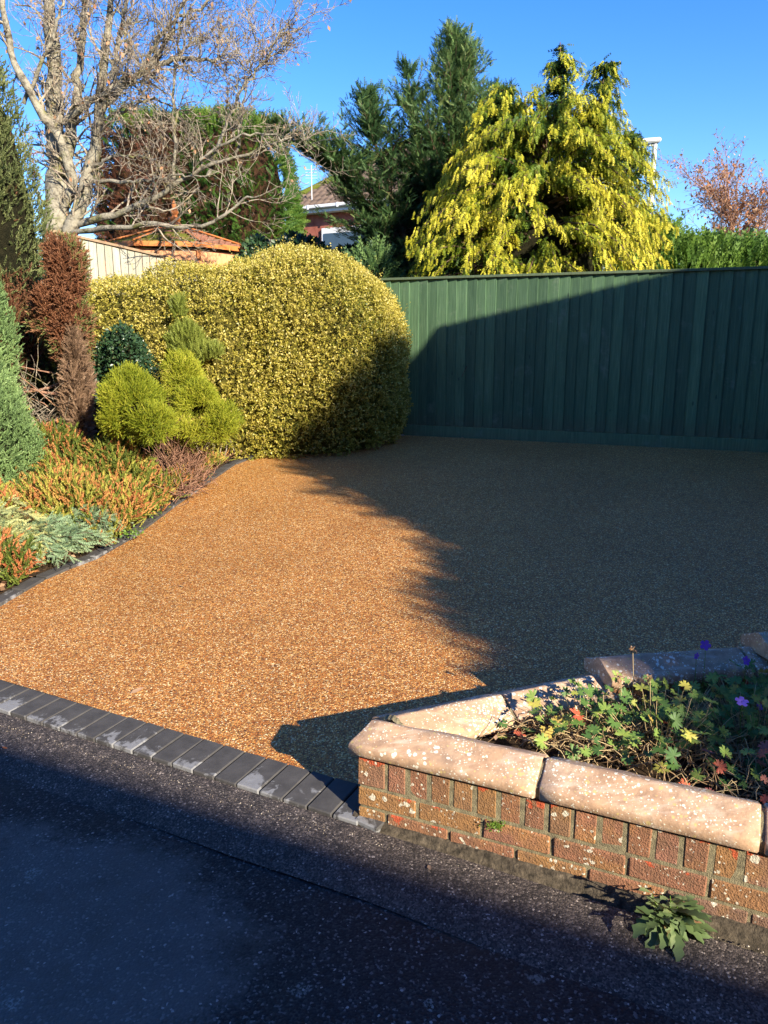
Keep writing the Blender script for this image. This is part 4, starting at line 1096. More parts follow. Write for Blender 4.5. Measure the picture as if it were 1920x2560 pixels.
o = link('dead_leaves', npmesh('dead_leaves', V, F, T), M['litter'], at_); o['kind'] = 'stuff'

# ------------------------------------------------------------------ gazebo
gz = thing('gazebo', 'orange timber summerhouse with mossy shingled eight sided roof and turned finial', 'summerhouse', (-3.6, 14.0, 0.5))
GC = np.array([-3.62, 14.1]); er, ez, az_ = 1.34, 3.17, 3.56
rot0 = R(-90 + 22.5 + 8)
def oct(r, z, i): a = rot0 + i * math.pi / 4; return np.array([GC[0] + r * math.cos(a), GC[1] + r * math.sin(a), z])
vs, fs, tn = [], [], []
for i in range(8):
    a, b = oct(er, ez, i), oct(er, ez, i + 1); top = np.array([GC[0], GC[1], az_])
    nrm = unit(np.cross(b - a, top - a))
    for c in range(9):
        t0, t1 = c / 9, (c + 1.12) / 9
        l0, r0_ = a + (top - a) * t0, b + (top - b) * t0; l1, r1_ = a + (top - a) * min(t1, 0.99), b + (top - b) * min(t1, 0.99)
        m = max(1, int(np.linalg.norm(r0_ - l0) / 0.13)); off = 0.5 * (c % 2)
        for q in range(-1, m + 1):
            u0, u1 = (q + off) / m, (q + off + 0.95) / m
            u0, u1 = max(0, u0), min(1, u1)
            if u1 - u0 < 0.02: continue
            k = len(vs); lift = nrm * (0.022 + random.uniform(0, .006))
            vs += [l0 + (r0_ - l0) * u0 + lift, l0 + (r0_ - l0) * u1 + lift, l1 + (r1_ - l1) * u1, l1 + (r1_ - l1) * u0, l0 + (r0_ - l0) * u0, l0 + (r0_ - l0) * u1]
            fs += [(k, k + 1, k + 2, k + 3), (k + 4, k + 5, k + 1, k)]
            tn += [1.0 if math.cos(rot0 + (i + .5) * math.pi / 4) < 0.55 else 0.1] * 6
me = npmesh('shingles', np.array(vs), np.array(fs), np.array(tn))
sh = link('roof', me, M['shingle'], gz); sh['kind'] = 'stuff'
hips = []
for i in range(8):
    a = oct(er + 0.03, ez - 0.01, i); top = np.array([GC[0], GC[1], az_ + 0.03])
    tube_obj('ridge_batten', [(np.array([a, top]) + [0, 0, 0.03], [0.017, 0.017])], M['orange'], gz, 4)
    b = oct(er, ez, i + 1)
    d = b - oct(er, ez, i); mid = (oct(er, ez, i) + b) / 2
    link('eaves_board', box_me('eaves_board', -np.linalg.norm(d) / 2, np.linalg.norm(d) / 2, -0.012, 0.012, -0.075, 0.0), M['orange'], gz, tuple(mid + [0, 0, 0.012]), (0, 0, math.atan2(d[1], d[0])))
    a1, b1 = oct(er - 0.12, 0, i), oct(er - 0.12, 0, i + 1); dd = b1 - a1; mid = (a1 + b1) / 2
    link('wall_panel', box_me('wall_panel', -np.linalg.norm(dd) / 2, np.linalg.norm(dd) / 2, -0.012, 0.012, 0.5, ez - 0.09), M['orangepale'] if i in (7, 0, 6) else M['orange'], gz, (mid[0], mid[1], 0), (0, 0, math.atan2(dd[1], dd[0])))
    link('post', box_me('post', -0.035, 0.035, -0.035, 0.035, 0.5, ez - 0.02), M['orange'], gz, (a1[0], a1[1], 0), (0, 0, rot0 + i * math.pi / 4))
# small upper roof and turned finial
vs = []
for r, z in ((0.30, az_ - 0.10), (0.16, az_ + 0.02), (0.05, az_ + 0.12)):
    vs += [oct(r, z, i) for i in range(8)]
link('cap_roof', pymesh('cap_roof', vs, [(j * 8 + i, j * 8 + (i + 1) % 8, (j + 1) * 8 + (i + 1) % 8, (j + 1) * 8 + i) for j in range(2) for i in range(8)]), M['orange'], gz)
prof = [(0.05, 0.08), (0.10, 0.13), (0.105, 0.17), (0.05, 0.19), (0.045, 0.22), (0.072, 0.26), (0.05, 0.31), (0.035, 0.34), (0.048, 0.38), (0.02, 0.44), (0.002, 0.47)]
vs, n = [], 12
for r, z in prof:
    for i in range(n): a = 2 * math.pi * i / n; vs.append((GC[0] + r * math.cos(a), GC[1] + r * math.sin(a), az_ + z - 0.02))
link('finial', pymesh('finial', vs, [(j * n + i, j * n + (i + 1) % n, (j + 1) * n + (i + 1) % n, (j + 1) * n + i) for j in range(len(prof) - 1) for i in range(n)], True), M['orange'], gz)

# ------------------------------------------------------------------ house beyond
hs = thing('house', 'red brick house with brown tiled roof and white gutter between the hedge and the conifer', 'house', (-1.0, 25.0, 0.5))
EL, ER = np.array((-3.40, 25.3)), np.array((3.5, 21.4)); hd = unit(ER - EL); hn = np.array([-hd[1], hd[0]]); hl = float(np.linalg.norm(ER - EL)); ha = math.atan2(hd[1], hd[0])
EZ = 5.58
def HP(s, t, z): q = EL + hd * s + hn * t; return (q[0], q[1], z)
link('wall', pymesh('wall', [HP(0.25, 0.3, 0), HP(hl, 0.3, 0), HP(hl, 0.3, EZ - .1), HP(0.25, 0.3, EZ - .1), HP(0.25, 7, 0), HP(0.25, 7, EZ - .1)], [(0, 1, 2, 3), (4, 0, 3, 5)]), M['housebrick'], hs)
tv, tf = [], []
rise, run = 2.3, 3.4
for c in range(14):
    for q in range(32):
        s0, s1 = q * 0.24, q * 0.24 + 0.24
        t0, t1 = c / 14, (c + 1.1) / 14
        x0 = t0 * run
        # hipped left end: the hip line runs up the roof
        if s0 < t0 * 3.0: continue
        for (u0, u1, h0, h1) in ((0, .35, 0.0, .045), (.35, .65, .045, .045), (.65, 1.0, .045, .0)):
            k = len(tv); a0, a1 = s0 + .24 * u0, s0 + .24 * u1
            tv += [HP(a0, t0 * run, EZ + t0 * rise + .03 + h0), HP(a1, t0 * run, EZ + t0 * rise + .03 + h1), HP(a1, t1 * run, EZ + t1 * rise + h1 - .01), HP(a0, t1 * run, EZ + t1 * rise + h0 - .01)]
            tf.append((k, k + 1, k + 2, k + 3)); kk = len(tv)
            tv += [HP(a0, t0 * run, EZ + t0 * rise - .01), HP(a1, t0 * run, EZ + t0 * rise - .01)]; tf.append((kk, kk + 1, k + 1, k))
o = link('roof', npmesh('roof', np.array(tv), np.array(tf)), M['tile'], hs); o['kind'] = 'stuff'
link('roof_hip', pymesh('roof_hip', [HP(-0.1, 0, EZ), HP(3.0, run, EZ + rise), HP(-0.1, 7, EZ), HP(8, run, EZ + rise), HP(8, 0.0, EZ - 0.02)], [(0, 1, 2), (0, 4, 3, 1)]), M['tile'], hs)
hp = [np.array(HP(-0.1 + 3.1 * t, run * t, EZ + rise * t + 0.05)) for t in np.linspace(0, 1, 9)]
tube_obj('hip_tile', [(hp, np.full(9, 0.10))], M['moss'], hs, 7)
link('gutter', box_me('gutter', -0.15, hl, -0.12, 0.0, -0.10, 0.0, 0.02), M['white'], hs, HP(0, 0, EZ + .01), (0, 0, ha))
link('fascia', box_me('fascia', -0.1, hl, 0.005, 0.29, -0.20, -0.10), M['white'], hs, HP(0, 0, EZ + .01), (0, 0, ha))
for s in (1.35, 2.4, 3.4): link('bracket', box_me('bracket', -0.03, 0.03, -0.135, -0.12, -0.12, 0.01), M['white'], hs, HP(s, 0, EZ + .01), (0, 0, ha))
wf = link('window', box_me('window', 1.6, 3.3, 0.22, 0.30, -1.75, -0.62), M['white'], hs, HP(0, 0, EZ), (0, 0, ha))
link('pane', box_me('pane', 1.68, 3.22, 0.20, 0.215, -1.68, -0.78), M['glass'], wf)
bpy.data.objects['pane'].location = (0, 0, 0); bpy.data.objects['pane'].matrix_parent_inverse = Matrix.Identity(4)
tube_obj('downpipe', [(np.array([HP(-0.05, 0.1, 0.5), HP(-0.05, 0.1, 4.9)]), [0.045, 0.045])], M['white'], hs, 8)
ap = Vector((-2.201, 25.000, 6.304))
aer = thing('tv_aerial', 'thin television aerial standing above the house roof', 'aerial', tuple(ap))
tube_obj('mast', [(np.array([ap + Vector((0, 0, -.5)), ap + Vector((0, 0, .5))]), [.018, .018])], M['pole'], aer, 5)
els = [(np.array([ap + Vector((-.18, 0, z)), ap + Vector((.18, 0, z))]), [.008, .008]) for z in (.14, .22, .30, .38)]
ring = [ap + Vector((-.2 + .16 * math.cos(a), 0.05, .12 + .13 * math.sin(a))) for a in np.linspace(0.6, 5.6, 10)]
tube_obj('element', els + [(np.array(ring), np.full(10, .008))], M['pole'], aer, 4)

# ------------------------------------------------------------------ lamp post
lp_ = thing('lamp_post', 'grey steel lamp post half hidden behind the golden cypress', 'lamp post', (6.5, 20.0, 0.5))
tube_obj('column', [(np.array([(6.52, 20, .5), (6.52, 20, 3), (6.52, 20, 6.25)]), [.085, .07, .055])], M['pole'], lp_, 12)
link('bracket', box_me('bracket', -.26, .03, -.03, .03, 0, .06, .01), M['pole'], lp_, (6.52, 20, 6.20))
link('lamp_head', box_me('lamp_head', -.62, .12, -.13, .13, 0, .11, .035), M['pole'], lp_, (6.52, 20, 6.27), (0, R(-4), 0))
link('lens', box_me('lens', -.56, -.12, -.10, .10, -.03, 0, .008), M['glass'], lp_, (6.52, 20, 6.27), (0, R(-4), 0))

# ------------------------------------------------------------------ planting in the bed
def gz_(x, y): return float(bed_z(x, y))
def shrub(name, label, cat, ell, mat, n, size, template, inset=0.12, coremat='inner', group=None, **kw):
    c = ell[0][0]
    t = thing(name, label, cat, (c[0], c[1], gz_(c[0], c[1])), group)
    spray_mass(t, 'foliage', M[mat], ell, n, size, template=template, **kw)
    core_mass(t, M[coremat], ell, inset, kw.get('power', 2.4))
    return t
wt_ = lambda a, s, f=3.0: (lambda P, N: a + s * wob(P, f) + rng.normal(0, .14, len(P)))
shrub('juniper_column', 'blue green columnar juniper nearest the left edge of the photo', 'conifer',
      [((-3.50, 6.25, 1.50), (0.48, 0.5, 1.10), 1), ((-3.27, 6.1, 0.95), (0.36, 0.4, 0.6), .5), ((-3.30, 6.3, 1.85), (0.22, 0.3, 0.45), .3), ((-3.55, 6.4, 2.3), (0.32, 0.4, 0.8), .5)], 'blueleaf', 14000, (0.05, 0.10), SPIKE3,
      tone=wt_(0.5, 0.3), power=2.2, out=0.45, up=0.9, jit=0.45, wobv=(0.10, 4.0), depth=0.10, nmax=0.6)
def tone_ol(P, N): return np.where(wob(P, 3.2) + rng.normal(0, .3, len(P)) < -0.55, rng.uniform(0, .24, len(P)), 0.6 + rng.normal(0, .18, len(P)))
shrub('juniper_column', 'tall olive juniper with browned patches behind the blue green juniper', 'conifer',
      [((-3.80, 7.6, 2.35), (0.62, 0.55, 1.85), 1), ((-3.62, 7.35, 1.9), (0.30, 0.40, 0.85), .4), ((-3.48, 7.3, 1.75), (0.24, 0.3, 0.45), .3)], 'olivespray', 11000, (0.06, 0.12), SPIKE3,
      tone=tone_ol, power=2.2, out=0.45, up=0.8, jit=0.4, wobv=(0.13, 4.0), depth=0.14, nmax=0.6)
def tone_rust(P, N): return np.where((P[:, 2] > 1.45) & (wob(P, 6.0) > -0.25) & (rng.uniform(size=len(P)) < .75), rng.uniform(0.72, 1.0, len(P)), rng.uniform(0.1, .8, len(P)))
t = shrub('dying_conifer', 'rusty brown dying dwarf conifer with green tufts left on top', 'conifer',
      [((-2.76, 6.9, 2.12), (0.11, 0.13, 0.28), .5), ((-2.88, 6.9, 1.85), (0.15, 0.16, 0.24), .6), ((-2.74, 6.85, 1.62), (0.17, 0.18, 0.28), .7)], 'rustspray', 6500, (0.05, 0.10), SPIKE3, inset=0.09, coremat='innerbrown',
      tone=tone_rust, power=2.0, out=0.6, up=0.6, jit=0.6, wobv=(0.10, 7.0), depth=0.10)
pass
ellb = [((-2.66, 6.75, 1.25), (0.125, 0.15, 0.50), 1)]
spray_mass(t, 'bare_twigs', M['drybrown'], ellb, 5000, (0.05, 0.09), template=FINE, tone=wt_(0.5, 0.2, 6), power=2.2, out=0.5, up=0.9, jit=0.5, wobv=(0.06, 7), depth=0.08)
core_mass(t, M['innerbrown'], ellb, 0.07, 2.2, 'inner_core')
pl = []
for i in range(8):
    b = np.array([-2.75 + rng.normal(0, .1), 6.85 + rng.normal(0, .08), 0.95 + rng.uniform(0, .45)]); e = b + [rng.uniform(-.75, -.15), rng.uniform(-.4, .2), rng.uniform(-.25, .45)]
    pl.append((smooth_path([b, (b + e) / 2 + [0, 0, -.05], e], 6, .01), np.linspace(.022 if i < 4 else .009, .004, 6)))
tube_obj('branches', pl, M['autwig'], t, 5)
shrub('dark_evergreen', 'small dark green glossy evergreen bush in front of the golden hedge', 'shrub',
      [((-2.52, 7.45, 1.22), (0.25, 0.26, 0.46), 1), ((-2.62, 7.2, 0.95), (0.24, 0.24, 0.35), .4), ((-2.35, 7.3, 1.55), (0.16, 0.2, 0.24), .3)], 'darkleaf', 9000, (0.028, 0.045), LEAF,
      tone=wt_(0.55, 0.15, 6), power=2.2, jit=0.9, wobv=(0.15, 8), depth=0.14)
def tone_lime(P, N): return 0.60 + 0.25 * wob(P, 7) + rng.normal(0, .14, len(P))
shrub('lime_heath', 'rounded lime green heath bush standing clear in the middle of the bed', 'shrub',
      [((-2.06, 6.35, 1.16), (0.24, 0.26, 0.24), 1), ((-1.92, 6.25, 1.02), (0.22, 0.22, 0.17), .5), ((-2.18, 6.3, 1.02), (0.15, 0.2, 0.15), .4)], 'limeleaf', 8500, (0.03, 0.06), SPIKE, inset=0.10,
      tone=tone_lime, power=2.1, out=0.7, up=0.6, jit=0.5, wobv=(0.06, 9), depth=0.11)
shrub('lime_heath', 'spreading lime green heath leaning over brown stems against the hedge', 'shrub',
      [((-1.85, 7.3, 1.28), (0.16, 0.18, 0.22), .7), ((-1.72, 7.1, 1.10), (0.19, 0.2, 0.17), .8), ((-1.52, 7.0, 0.92), (0.19, 0.2, 0.15), .5), ((-1.74, 6.95, 0.86), (0.2, 0.2, 0.14), .3)], 'limeleaf', 6500, (0.03, 0.06), SPIKE, inset=0.10,
      tone=tone_lime, power=2.1, out=0.7, up=0.6, jit=0.55, wobv=(0.07, 9), depth=0.12)
shrub('plume_heath', 'soft mid green feathery plume poking out of the golden hedge', 'shrub',
      [((-2.02, 8.05, 1.62), (0.17, 0.12, 0.17), 1), ((-1.85, 7.98, 1.52), (0.22, 0.10, 0.10), .6), ((-2.1, 8.12, 1.95), (0.06, 0.06, 0.10), .2)], 'plume', 1500, (0.05, 0.10), FINE, inset=0.10,
      tone=wt_(0.3, 0.15), power=2.0, out=0.5, up=0.9, jit=0.3, wobv=(0.03, 6), depth=0.06)

def twig_heap(name, label, cat, c, spread, n, ln, rad, mat, up=0.3, group=None):
    t = thing(name, label, cat, (c[0], c[1], gz_(c[0], c[1])), group); pl = []
    for i in range(n):
        b = np.array([c[0] + rng.normal(0, spread[0]), c[1] + rng.normal(0, spread[1]), 0]); b[2] = gz_(b[0], b[1]) + abs(rng.normal(0, spread[2]))
        d = unit(np.array([rng.normal(0, 1), rng.normal(0, 1), up + rng.normal(0, .35)])); L = rng.uniform(*ln)
        pl.append((smooth_path([b, b + d * L * .5 + rng.normal(0, .02, 3), b + d * L], 5, L * .02), np.linspace(rad, rad * .4, 5)))
    tube_obj('stems', pl, mat, t, 3)['kind'] = 'stuff'; return t
twig_heap('dead_heather', 'pale dry twigs standing between the blue green juniper and the dying conifer', 'shrub', (-3.02, 6.75), (0.12, 0.12, 0.30), 420, (0.15, 0.38), 0.0045, M['twig'], 1.0)
twig_heap('dead_heather', 'heap of brown dead heather stems under the lime green heaths', 'shrub', (-1.84, 6.95), (0.10, 0.22, 0.08), 420, (0.10, 0.26), 0.0045, M['autwig'], 0.5)
twig_heap('dead_heather', 'upright purple brown dead stems between the two lime green heaths', 'shrub', (-1.90, 7.05), (0.07, 0.10, 0.24), 420, (0.15, 0.32), 0.004, M['autwig'], 1.2)

def heather(label, c, spread, n, tone, hgt=(0.09, 0.17), lean=0.35, top=0.16, group='heathers in the bed'):
    """a mat of upright flower spikes, one plant"""
    t = thing('heather', label, 'heather', (c[0], c[1], gz_(c[0], c[1])), group)
    x = c[0] + rng.normal(0, spread[0], n); y = c[1] + rng.normal(0, spread[1], n)
    r = np.sqrt(((x - c[0]) / spread[0]) ** 2 + ((y - c[1]) / spread[1]) ** 2)
    z = bed_z(x, y) + top * np.exp(-r ** 2 / 3.0) + rng.uniform(-.05, .03, n)
    ok = x < kerb_x(y) - 0.02; x, y, z, r = x[ok], y[ok], z[ok], r[ok]; m = len(x)
    d = unit(np.stack([(x - c[0]) * 1.1, (y - c[1]) * 1.1, np.full(m, 0.6)], 1) + rng.normal(0, lean, (m, 3)))
    T = tone(m)
    V, F, T = scatter(SPIKE[0], SPIKE[1], np.stack([x, y, z], 1), frames(d), rng.uniform(hgt[0], hgt[1], m), T, 0.05)
    link('foliage', npmesh('foliage', V, F, T), M['heath'], t); return t
to = lambda lo, hi: (lambda m: rng.uniform(lo, hi, m))
def two(lo, hi, lo2, hi2, p): return lambda m: np.where(rng.uniform(size=m) < p, rng.uniform(lo, hi, m), rng.uniform(lo2, hi2, m))
heather('yellow heather tipped with orange, largest clump behind the creeping juniper', (-2.42, 5.8), (0.24, 0.22), 900, two(.2, .52, .52, .9, .6), top=0.26)
heather('orange and yellow heather nearest the dead brown heap', (-2.12, 5.95), (0.15, 0.22), 620, two(.15, .55, .6, .95, .5), top=0.20)
heather('rust orange heather at the foot of the blue green juniper', (-2.95, 5.45), (0.22, 0.20), 520, two(.3, .55, .7, 1., .35), top=0.22)
heather('tall orange spiked heather below the dying conifer', (-2.62, 6.25), (0.28, 0.22), 600, two(.1, .45, .6, 1., .55), top=0.25)
heather('yellow green heath with orange tips in the hollow under the lime green bush', (-2.30, 6.45), (0.20, 0.18), 800, two(.05, .42, .55, .9, .7), top=0.42)
heather('olive and orange heath at the foot of the dying conifer', (-2.80, 6.55), (0.22, 0.16), 700, two(.0, .35, .6, .95, .65), top=0.45)
heather('front rust red heather with green base near the edging', (-2.66, 4.78), (0.14, 0.14), 560, two(.05, .3, .75, 1., .4), top=0.22)
heather('small dark green heather with few orange spikes by the pale edging block', (-2.38, 4.80), (0.06, 0.08), 150, two(.0, .2, .8, 1., .75), top=0.10)
heather('low yellow and rust heather spilling towards the kerb under the lime heath', (-1.86, 6.75), (0.08, 0.28), 420, two(.1, .4, .55, 1., .5), hgt=(.06, .11), top=0.14)
heather('pale orange heather trailing along the hedge foot', (-1.70, 7.6), (0.06, 0.22), 260, two(.2, .45, .5, .8, .5), hgt=(.05, .10), top=0.12)

def creeping(label, c, length, n, tone, az=(-0.9, 0.9), rise=0.18, group='creeping junipers in the bed'):
    """ground hugging juniper: long arms carrying feathery sprays"""
    t = thing('creeping_juniper', label, 'juniper', (c[0], c[1], gz_(c[0], c[1])), group)
    P, Dv, S, Tn, pl = [], [], [], [], []
    for i in range(n):
        a = rng.uniform(*az); L = length * rng.uniform(.45, 1.1); k = max(5, int(L / .028)); ts = np.linspace(0.1, 1, k)
        st = np.array([c[0] + rng.normal(0, .07), c[1] + rng.normal(0, .07)])
        x = st[0] + np.cos(a) * L * ts; y = st[1] + np.sin(a) * L * ts + rng.normal(0, .004, k).cumsum()
        hh = rng.uniform(.3, 1.1)
        z = bed_z(x, y) + rise * hh * np.sin(np.clip(ts * 2.6, 0, 3.0)) + 0.03
        b = np.stack([x, y, z], 1); pl.append((b[::max(1, k // 5)], np.linspace(.006, .002, len(b[::max(1, k // 5)]))))
        tg = unit(np.gradient(b, axis=0)); side = unit(np.cross(tg, [0, 0, 1.0]))
        tt = rng.uniform()
        for q in range(4):
            d = tg + side * rng.choice([-1, 1], k)[:, None] * rng.uniform(.2, .9, k)[:, None] + rng.normal(0, .25, (k, 3)) + [0, 0, .22]
            P.append(b + rng.normal(0, .008, (k, 3))); Dv.append(unit(d)); S.append(rng.uniform(.04, .085, k)); Tn.append(tone(k, tt) + (ts - .6) * .2)
    P, Dv, S, Tn = map(np.concatenate, (P, Dv, S, Tn))
    V, F, T = scatter(FINE[0], FINE[1], P, frames(Dv, roll=rng.uniform(0, 6, len(P))), S, np.clip(Tn, 0, 1), .04)
    link('foliage', npmesh('foliage', V, F, T), M['silver'], t)
    tube_obj('stems', pl, M['conebark'], t, 3); return t
blue = lambda k, tt: rng.uniform(.25, .55, k) + .1 * tt
pale = lambda k, tt: rng.uniform(.55, .9, k) + .1 * tt
creeping('pale grey green creeping juniper filling the front of the bed', (-2.95, 5.25), 0.58, 110, pale, (-2.4, 1.0), .20)
creeping('blue grey creeping juniper spilling over the edging blocks', (-2.45, 5.25), 0.34, 60, blue, (-1.2, 1.0), .13)
creeping('small blue creeping juniper tuft above the edging', (-2.26, 5.6), 0.26, 45, blue, (-1.0, 1.2), .12)
creeping('yellowish creeping juniper between two heathers', (-2.66, 5.05), 0.32, 60, lambda k, tt: rng.uniform(.75, 1, k), (-1.6, 0.4), .16)
creeping('blue grey creeping juniper sprig behind the front heather', (-2.74, 4.9), 0.30, 40, blue, (-1.5, 0.6), .15)
creeping('creeping juniper at the left edge behind the dead brown litter', (-3.1, 4.65), 0.40, 60, pale, (-1.4, 0.9), .15)

def grass(label, c, n, ln, spread, mat='grassblade'):
    t = thing('grass_tuft', label, 'grass', (c[0], c[1], gz_(c[0], c[1])))
    pl_v, pl_f, tn = [], [], []
    for i in range(n):
        b = np.array([c[0] + rng.normal(0, spread), c[1] + rng.normal(0, spread), 0]); b[2] = gz_(b[0], b[1]) + .02
        a = rng.uniform(0, 6.28); o = np.array([math.cos(a), math.sin(a), 0]); s_ = np.array([-o[1], o[0], 0]) * .004; L = rng.uniform(*ln)
        k = len(pl_v); e = rng.uniform(.3, .9)
        for t_ in (0, .4, .75, 1):
            p = b + np.array([0, 0, 1]) * L * (t_ - .45 * t_ * t_) + o * L * e * t_ ** 2
            pl_v += [p - s_ * (1 - t_ * .9), p + s_ * (1 - t_ * .9)]; tn += [rng.uniform(.2, 1)] * 2
        pl_f += [(k + 2 * q, k + 2 * q + 1, k + 2 * q + 3, k + 2 * q + 2) for q in range(3)]
    o = link('blades', npmesh('blades', np.array(pl_v), np.array(pl_f), np.array(tn)), M[mat], t); return t
grass('bright green grass tuft between heather and dead stems', (-2.08, 6.15), 130, (.10, .22), .07)
grass('dry straw tuft at the left edge of the bed by the edging', (-2.72, 4.35), 260, (.06, .16), .12, 'straw')
# low leafy seedlings
def seedlings(label, c, n, spread, mat='grassblade', sz=(.018, .035), h=.06):
    t = thing('ground_plant', label, 'plant', (c[0], c[1], gz_(c[0], c[1])))
    P = np.stack([c[0] + rng.normal(0, spread[0], n), c[1] + rng.normal(0, spread[1], n), np.zeros(n)], 1)
    P[:, 2] = bed_z(P[:, 0], P[:, 1]) + rng.uniform(.01, h, n)
    V, F, T = scatter(*LEAF, P, frames(unit(rng.normal(0, 1, (n, 3)) + [0, 0, .5]), roll=rng.normal(0, .5, n)), rng.uniform(*sz, n), rng.uniform(0, 1, n))
    link('leaves', npmesh('leaves', V, F, T), M[mat], t)
seedlings('small round leaved green weed beside the grass tuft', (-1.98, 6.1), 260, (.08, .08))
seedlings('yellow green low plant with reddish leaves overhanging the kerb', (-1.90, 6.45), 500, (.05, .20), 'heath', (.02, .035), .10)
seedlings('little green sprig overhanging the edging blocks', (-1.90, 5.55), 120, (.06, .05), 'grassblade', (.015, .03), .07)
seedlings('ivy creeping in the base of the golden hedge', (-1.35, 8.75), 260, (.22, .12), 'darkleaf', (.03, .05), .30)

# fallen leaves: litter nobody could count in the bed, single leaves elsewhere
n = 5200
y = rng.uniform(3.6, 9.0, n); x = kerb_x(y) - .1 - np.abs(rng.normal(0, .45, n)); P = np.stack([x, y, bed_z(x, y) + rng.uniform(.005, .03, n)], 1)
V, F, T = scatter(*LEAF, P, frames(unit(rng.normal(0, 1, (n, 3)) * [1, 1, .35]), roll=rng.normal(0, .6, n)), rng.uniform(.025, .06, n), rng.uniform(0, 1, n) ** 1.2)
o = link('leaf_litter', npmesh('leaf_litter', V, F, T), M['litter']); tag(o, 'dry brown fallen leaves covering the soil along the edging', 'leaves', kind='stuff')
fl_v = np.array([(0, 0, 0), (.3, .2, .05), (.7, .17, .08), (1, 0, .04), (.7, -.16, .02), (.3, -.19, .0), (.5, 0, -.01)], float)
fl_f = np.array([(0, 6, 1), (1, 6, 2), (2, 6, 3), (3, 6, 4), (4, 6, 5), (5, 6, 0)])
def one_leaf(label, p, size, az, tone):
    V = fl_v * size; o = link('fallen_leaf', npmesh('fallen_leaf', V, fl_f, np.full(len(V), tone)), M['litter'], None, p, (random.uniform(-.1, .1), random.uniform(-.15, 0), az))
    tag(o, label, 'leaf')
def dpt(x, y): return (x, y, drive_z(x, y) + .012)
one_leaf('large tan leaf lying alone on the sunlit driveway near the block border', dpt((-1.176, 3.290, 0.042)[0], (-1.176, 3.290, 0.042)[1]), .075, .75, .66)
one_leaf('tiny pale leaf on the shaded driveway close to the fence foot', dpt(*(0.278, 8.568, 0.438)[:2]), .07, .2, .75)
one_leaf('pale leaf on the shaded driveway right of centre by the fence', dpt(*(1.794, 8.107, 0.448)[:2]), .08, -.3, .7)
one_leaf('brown leaf on the driveway at the foot of the lit fence corner', dpt(*(0.931, 9.151, 0.495)[:2]), .06, 1.3, .6)
one_leaf('small leaf in the shade below the golden hedge', dpt(*(-0.394, 7.895, 0.374)[:2]), .05, 1.0, .5)
one_leaf('cream leaf at the far left edge of the driveway', dpt(*(-2.190, 4.350, 0.086)[:2]), .05, .4, .7)
for q_, (x_, y_, lb_) in enumerate([(-1.25, 6.3, 'small curled leaf on the sunny driveway beside the bed edging'), (-0.9, 6.9, 'small brown leaf on the sunny driveway in front of the golden hedge'), (-1.25, 4.6, 'tiny brown leaf fragment on the sunny driveway halfway to the bed'), (-0.25, 7.9, 'small leaf in the driveway shade in front of the hedge corner'), (1.6, 7.6, 'small curled leaf in the shade before the middle of the green fence')]):
    one_leaf(lb_, dpt(x_, y_), .035 + .006 * (q_ % 3), q_ * 1.3, .3 + .15 * (q_ % 3))
for (u, v, sz, tn, lb) in [((0.619, 1.887, -0.020), 0, .028, 1., 'larger red leaf scrap on the dark road left of the weed'), ((0.625, 1.857, -0.020), 0, .020, .95, 'lower red leaf scrap on the road left of the weed'), ((0.366, 1.993, -0.020), 0, .02, .95, 'lone orange leaf scrap on the road in front of the wall'),
                           ((0.141, 2.155, 0.000), 0, .03, .65, 'curled tan leaf at the foot of the wall'), ((-1.546, 2.872, 0.000), 0, .03, .98, 'red leaf on the tarmac at the left edge of the photo'), ((0.579, 1.842, -0.020), 0, .02, .9, 'small orange scrap lowest on the road by the weed')]:
    one_leaf(lb, (u[0], u[1], u[2] + .012), sz, random.uniform(0, 6), tn)

# ------------------------------------------------------------------ cranesbill in the planter
def lobed(k=7, notch=.45):
    vs = [(0, 0, 0)]; n = k * 4
    for i in range(n + 1):
        a = R(-150) + R(300) * i / n; ph = i % 4
        r = {0: .52, 1: .92, 2: .80, 3: 1.0}[ph] if i < n else .52
        r *= (1 - .12 * abs(math.sin(a * .5)))
        vs.append((r * math.cos(a), r * math.sin(a), .10 * r * r + (.05 if ph == 2 else 0)))
    fs = [(0, i, i + 1) for i in range(1, n + 1)]
    return np.array(vs, float), np.array(fs)
LB = lobed()
def lobe_mesh(tone, j):
    V = LB[0].copy(); V[1:, 2] += rng.normal(0, .05, len(V) - 1) ; V[:, 2] -= .2 * V[:, 0] ** 2 * rng.uniform(0, 1)
    t = np.clip(tone + rng.normal(0, .08, len(V)), 0, 1); t[0] = min(1, tone + .1)
    return npmesh('leaf', V, LB[1], t, True)
leafs = {'cranes': [lobe_mesh(t, i) for i, t in enumerate((.15, .3, .4, .5, .6, .7))], 'cranesyellow': [lobe_mesh(t, i) for i, t in enumerate((.3, .6, .85))], 'cranesred': [lobe_mesh(t, i) for i, t in enumerate((.2, .6, .95))]}
for kx, ms in leafs.items():
    for me in ms: me.materials.append(M[kx])
def in_planter(x, y):
    p = np.array([x, y])
    a = float((p - (FP + FN * .19)) @ FN); b = float((p - (IP + IN * .21)) @ IN); c_ = float((p - (SP + SN * .2)) @ SN)
    return a > 0 and b > 0 and c_ > 0
plants = [(0.72, 2.50, .16, 60, 'sparse cranesbill with bright green leaves in the narrow corner of the planter'),
          (0.98, 2.47, .20, 140, 'tangled cranesbill with tall dry seed heads in the middle of the planter'),
          (1.28, 2.42, .20, 140, 'leafy cranesbill with pale violet flower and yellowing leaves'),
          (1.33, 2.16, .15, 95, 'cranesbill with red leaves next to the end of the long coping stone'),
          (1.38, 2.66, .17, 95, 'shaded cranesbill with deep violet flowers against the rear coping')]
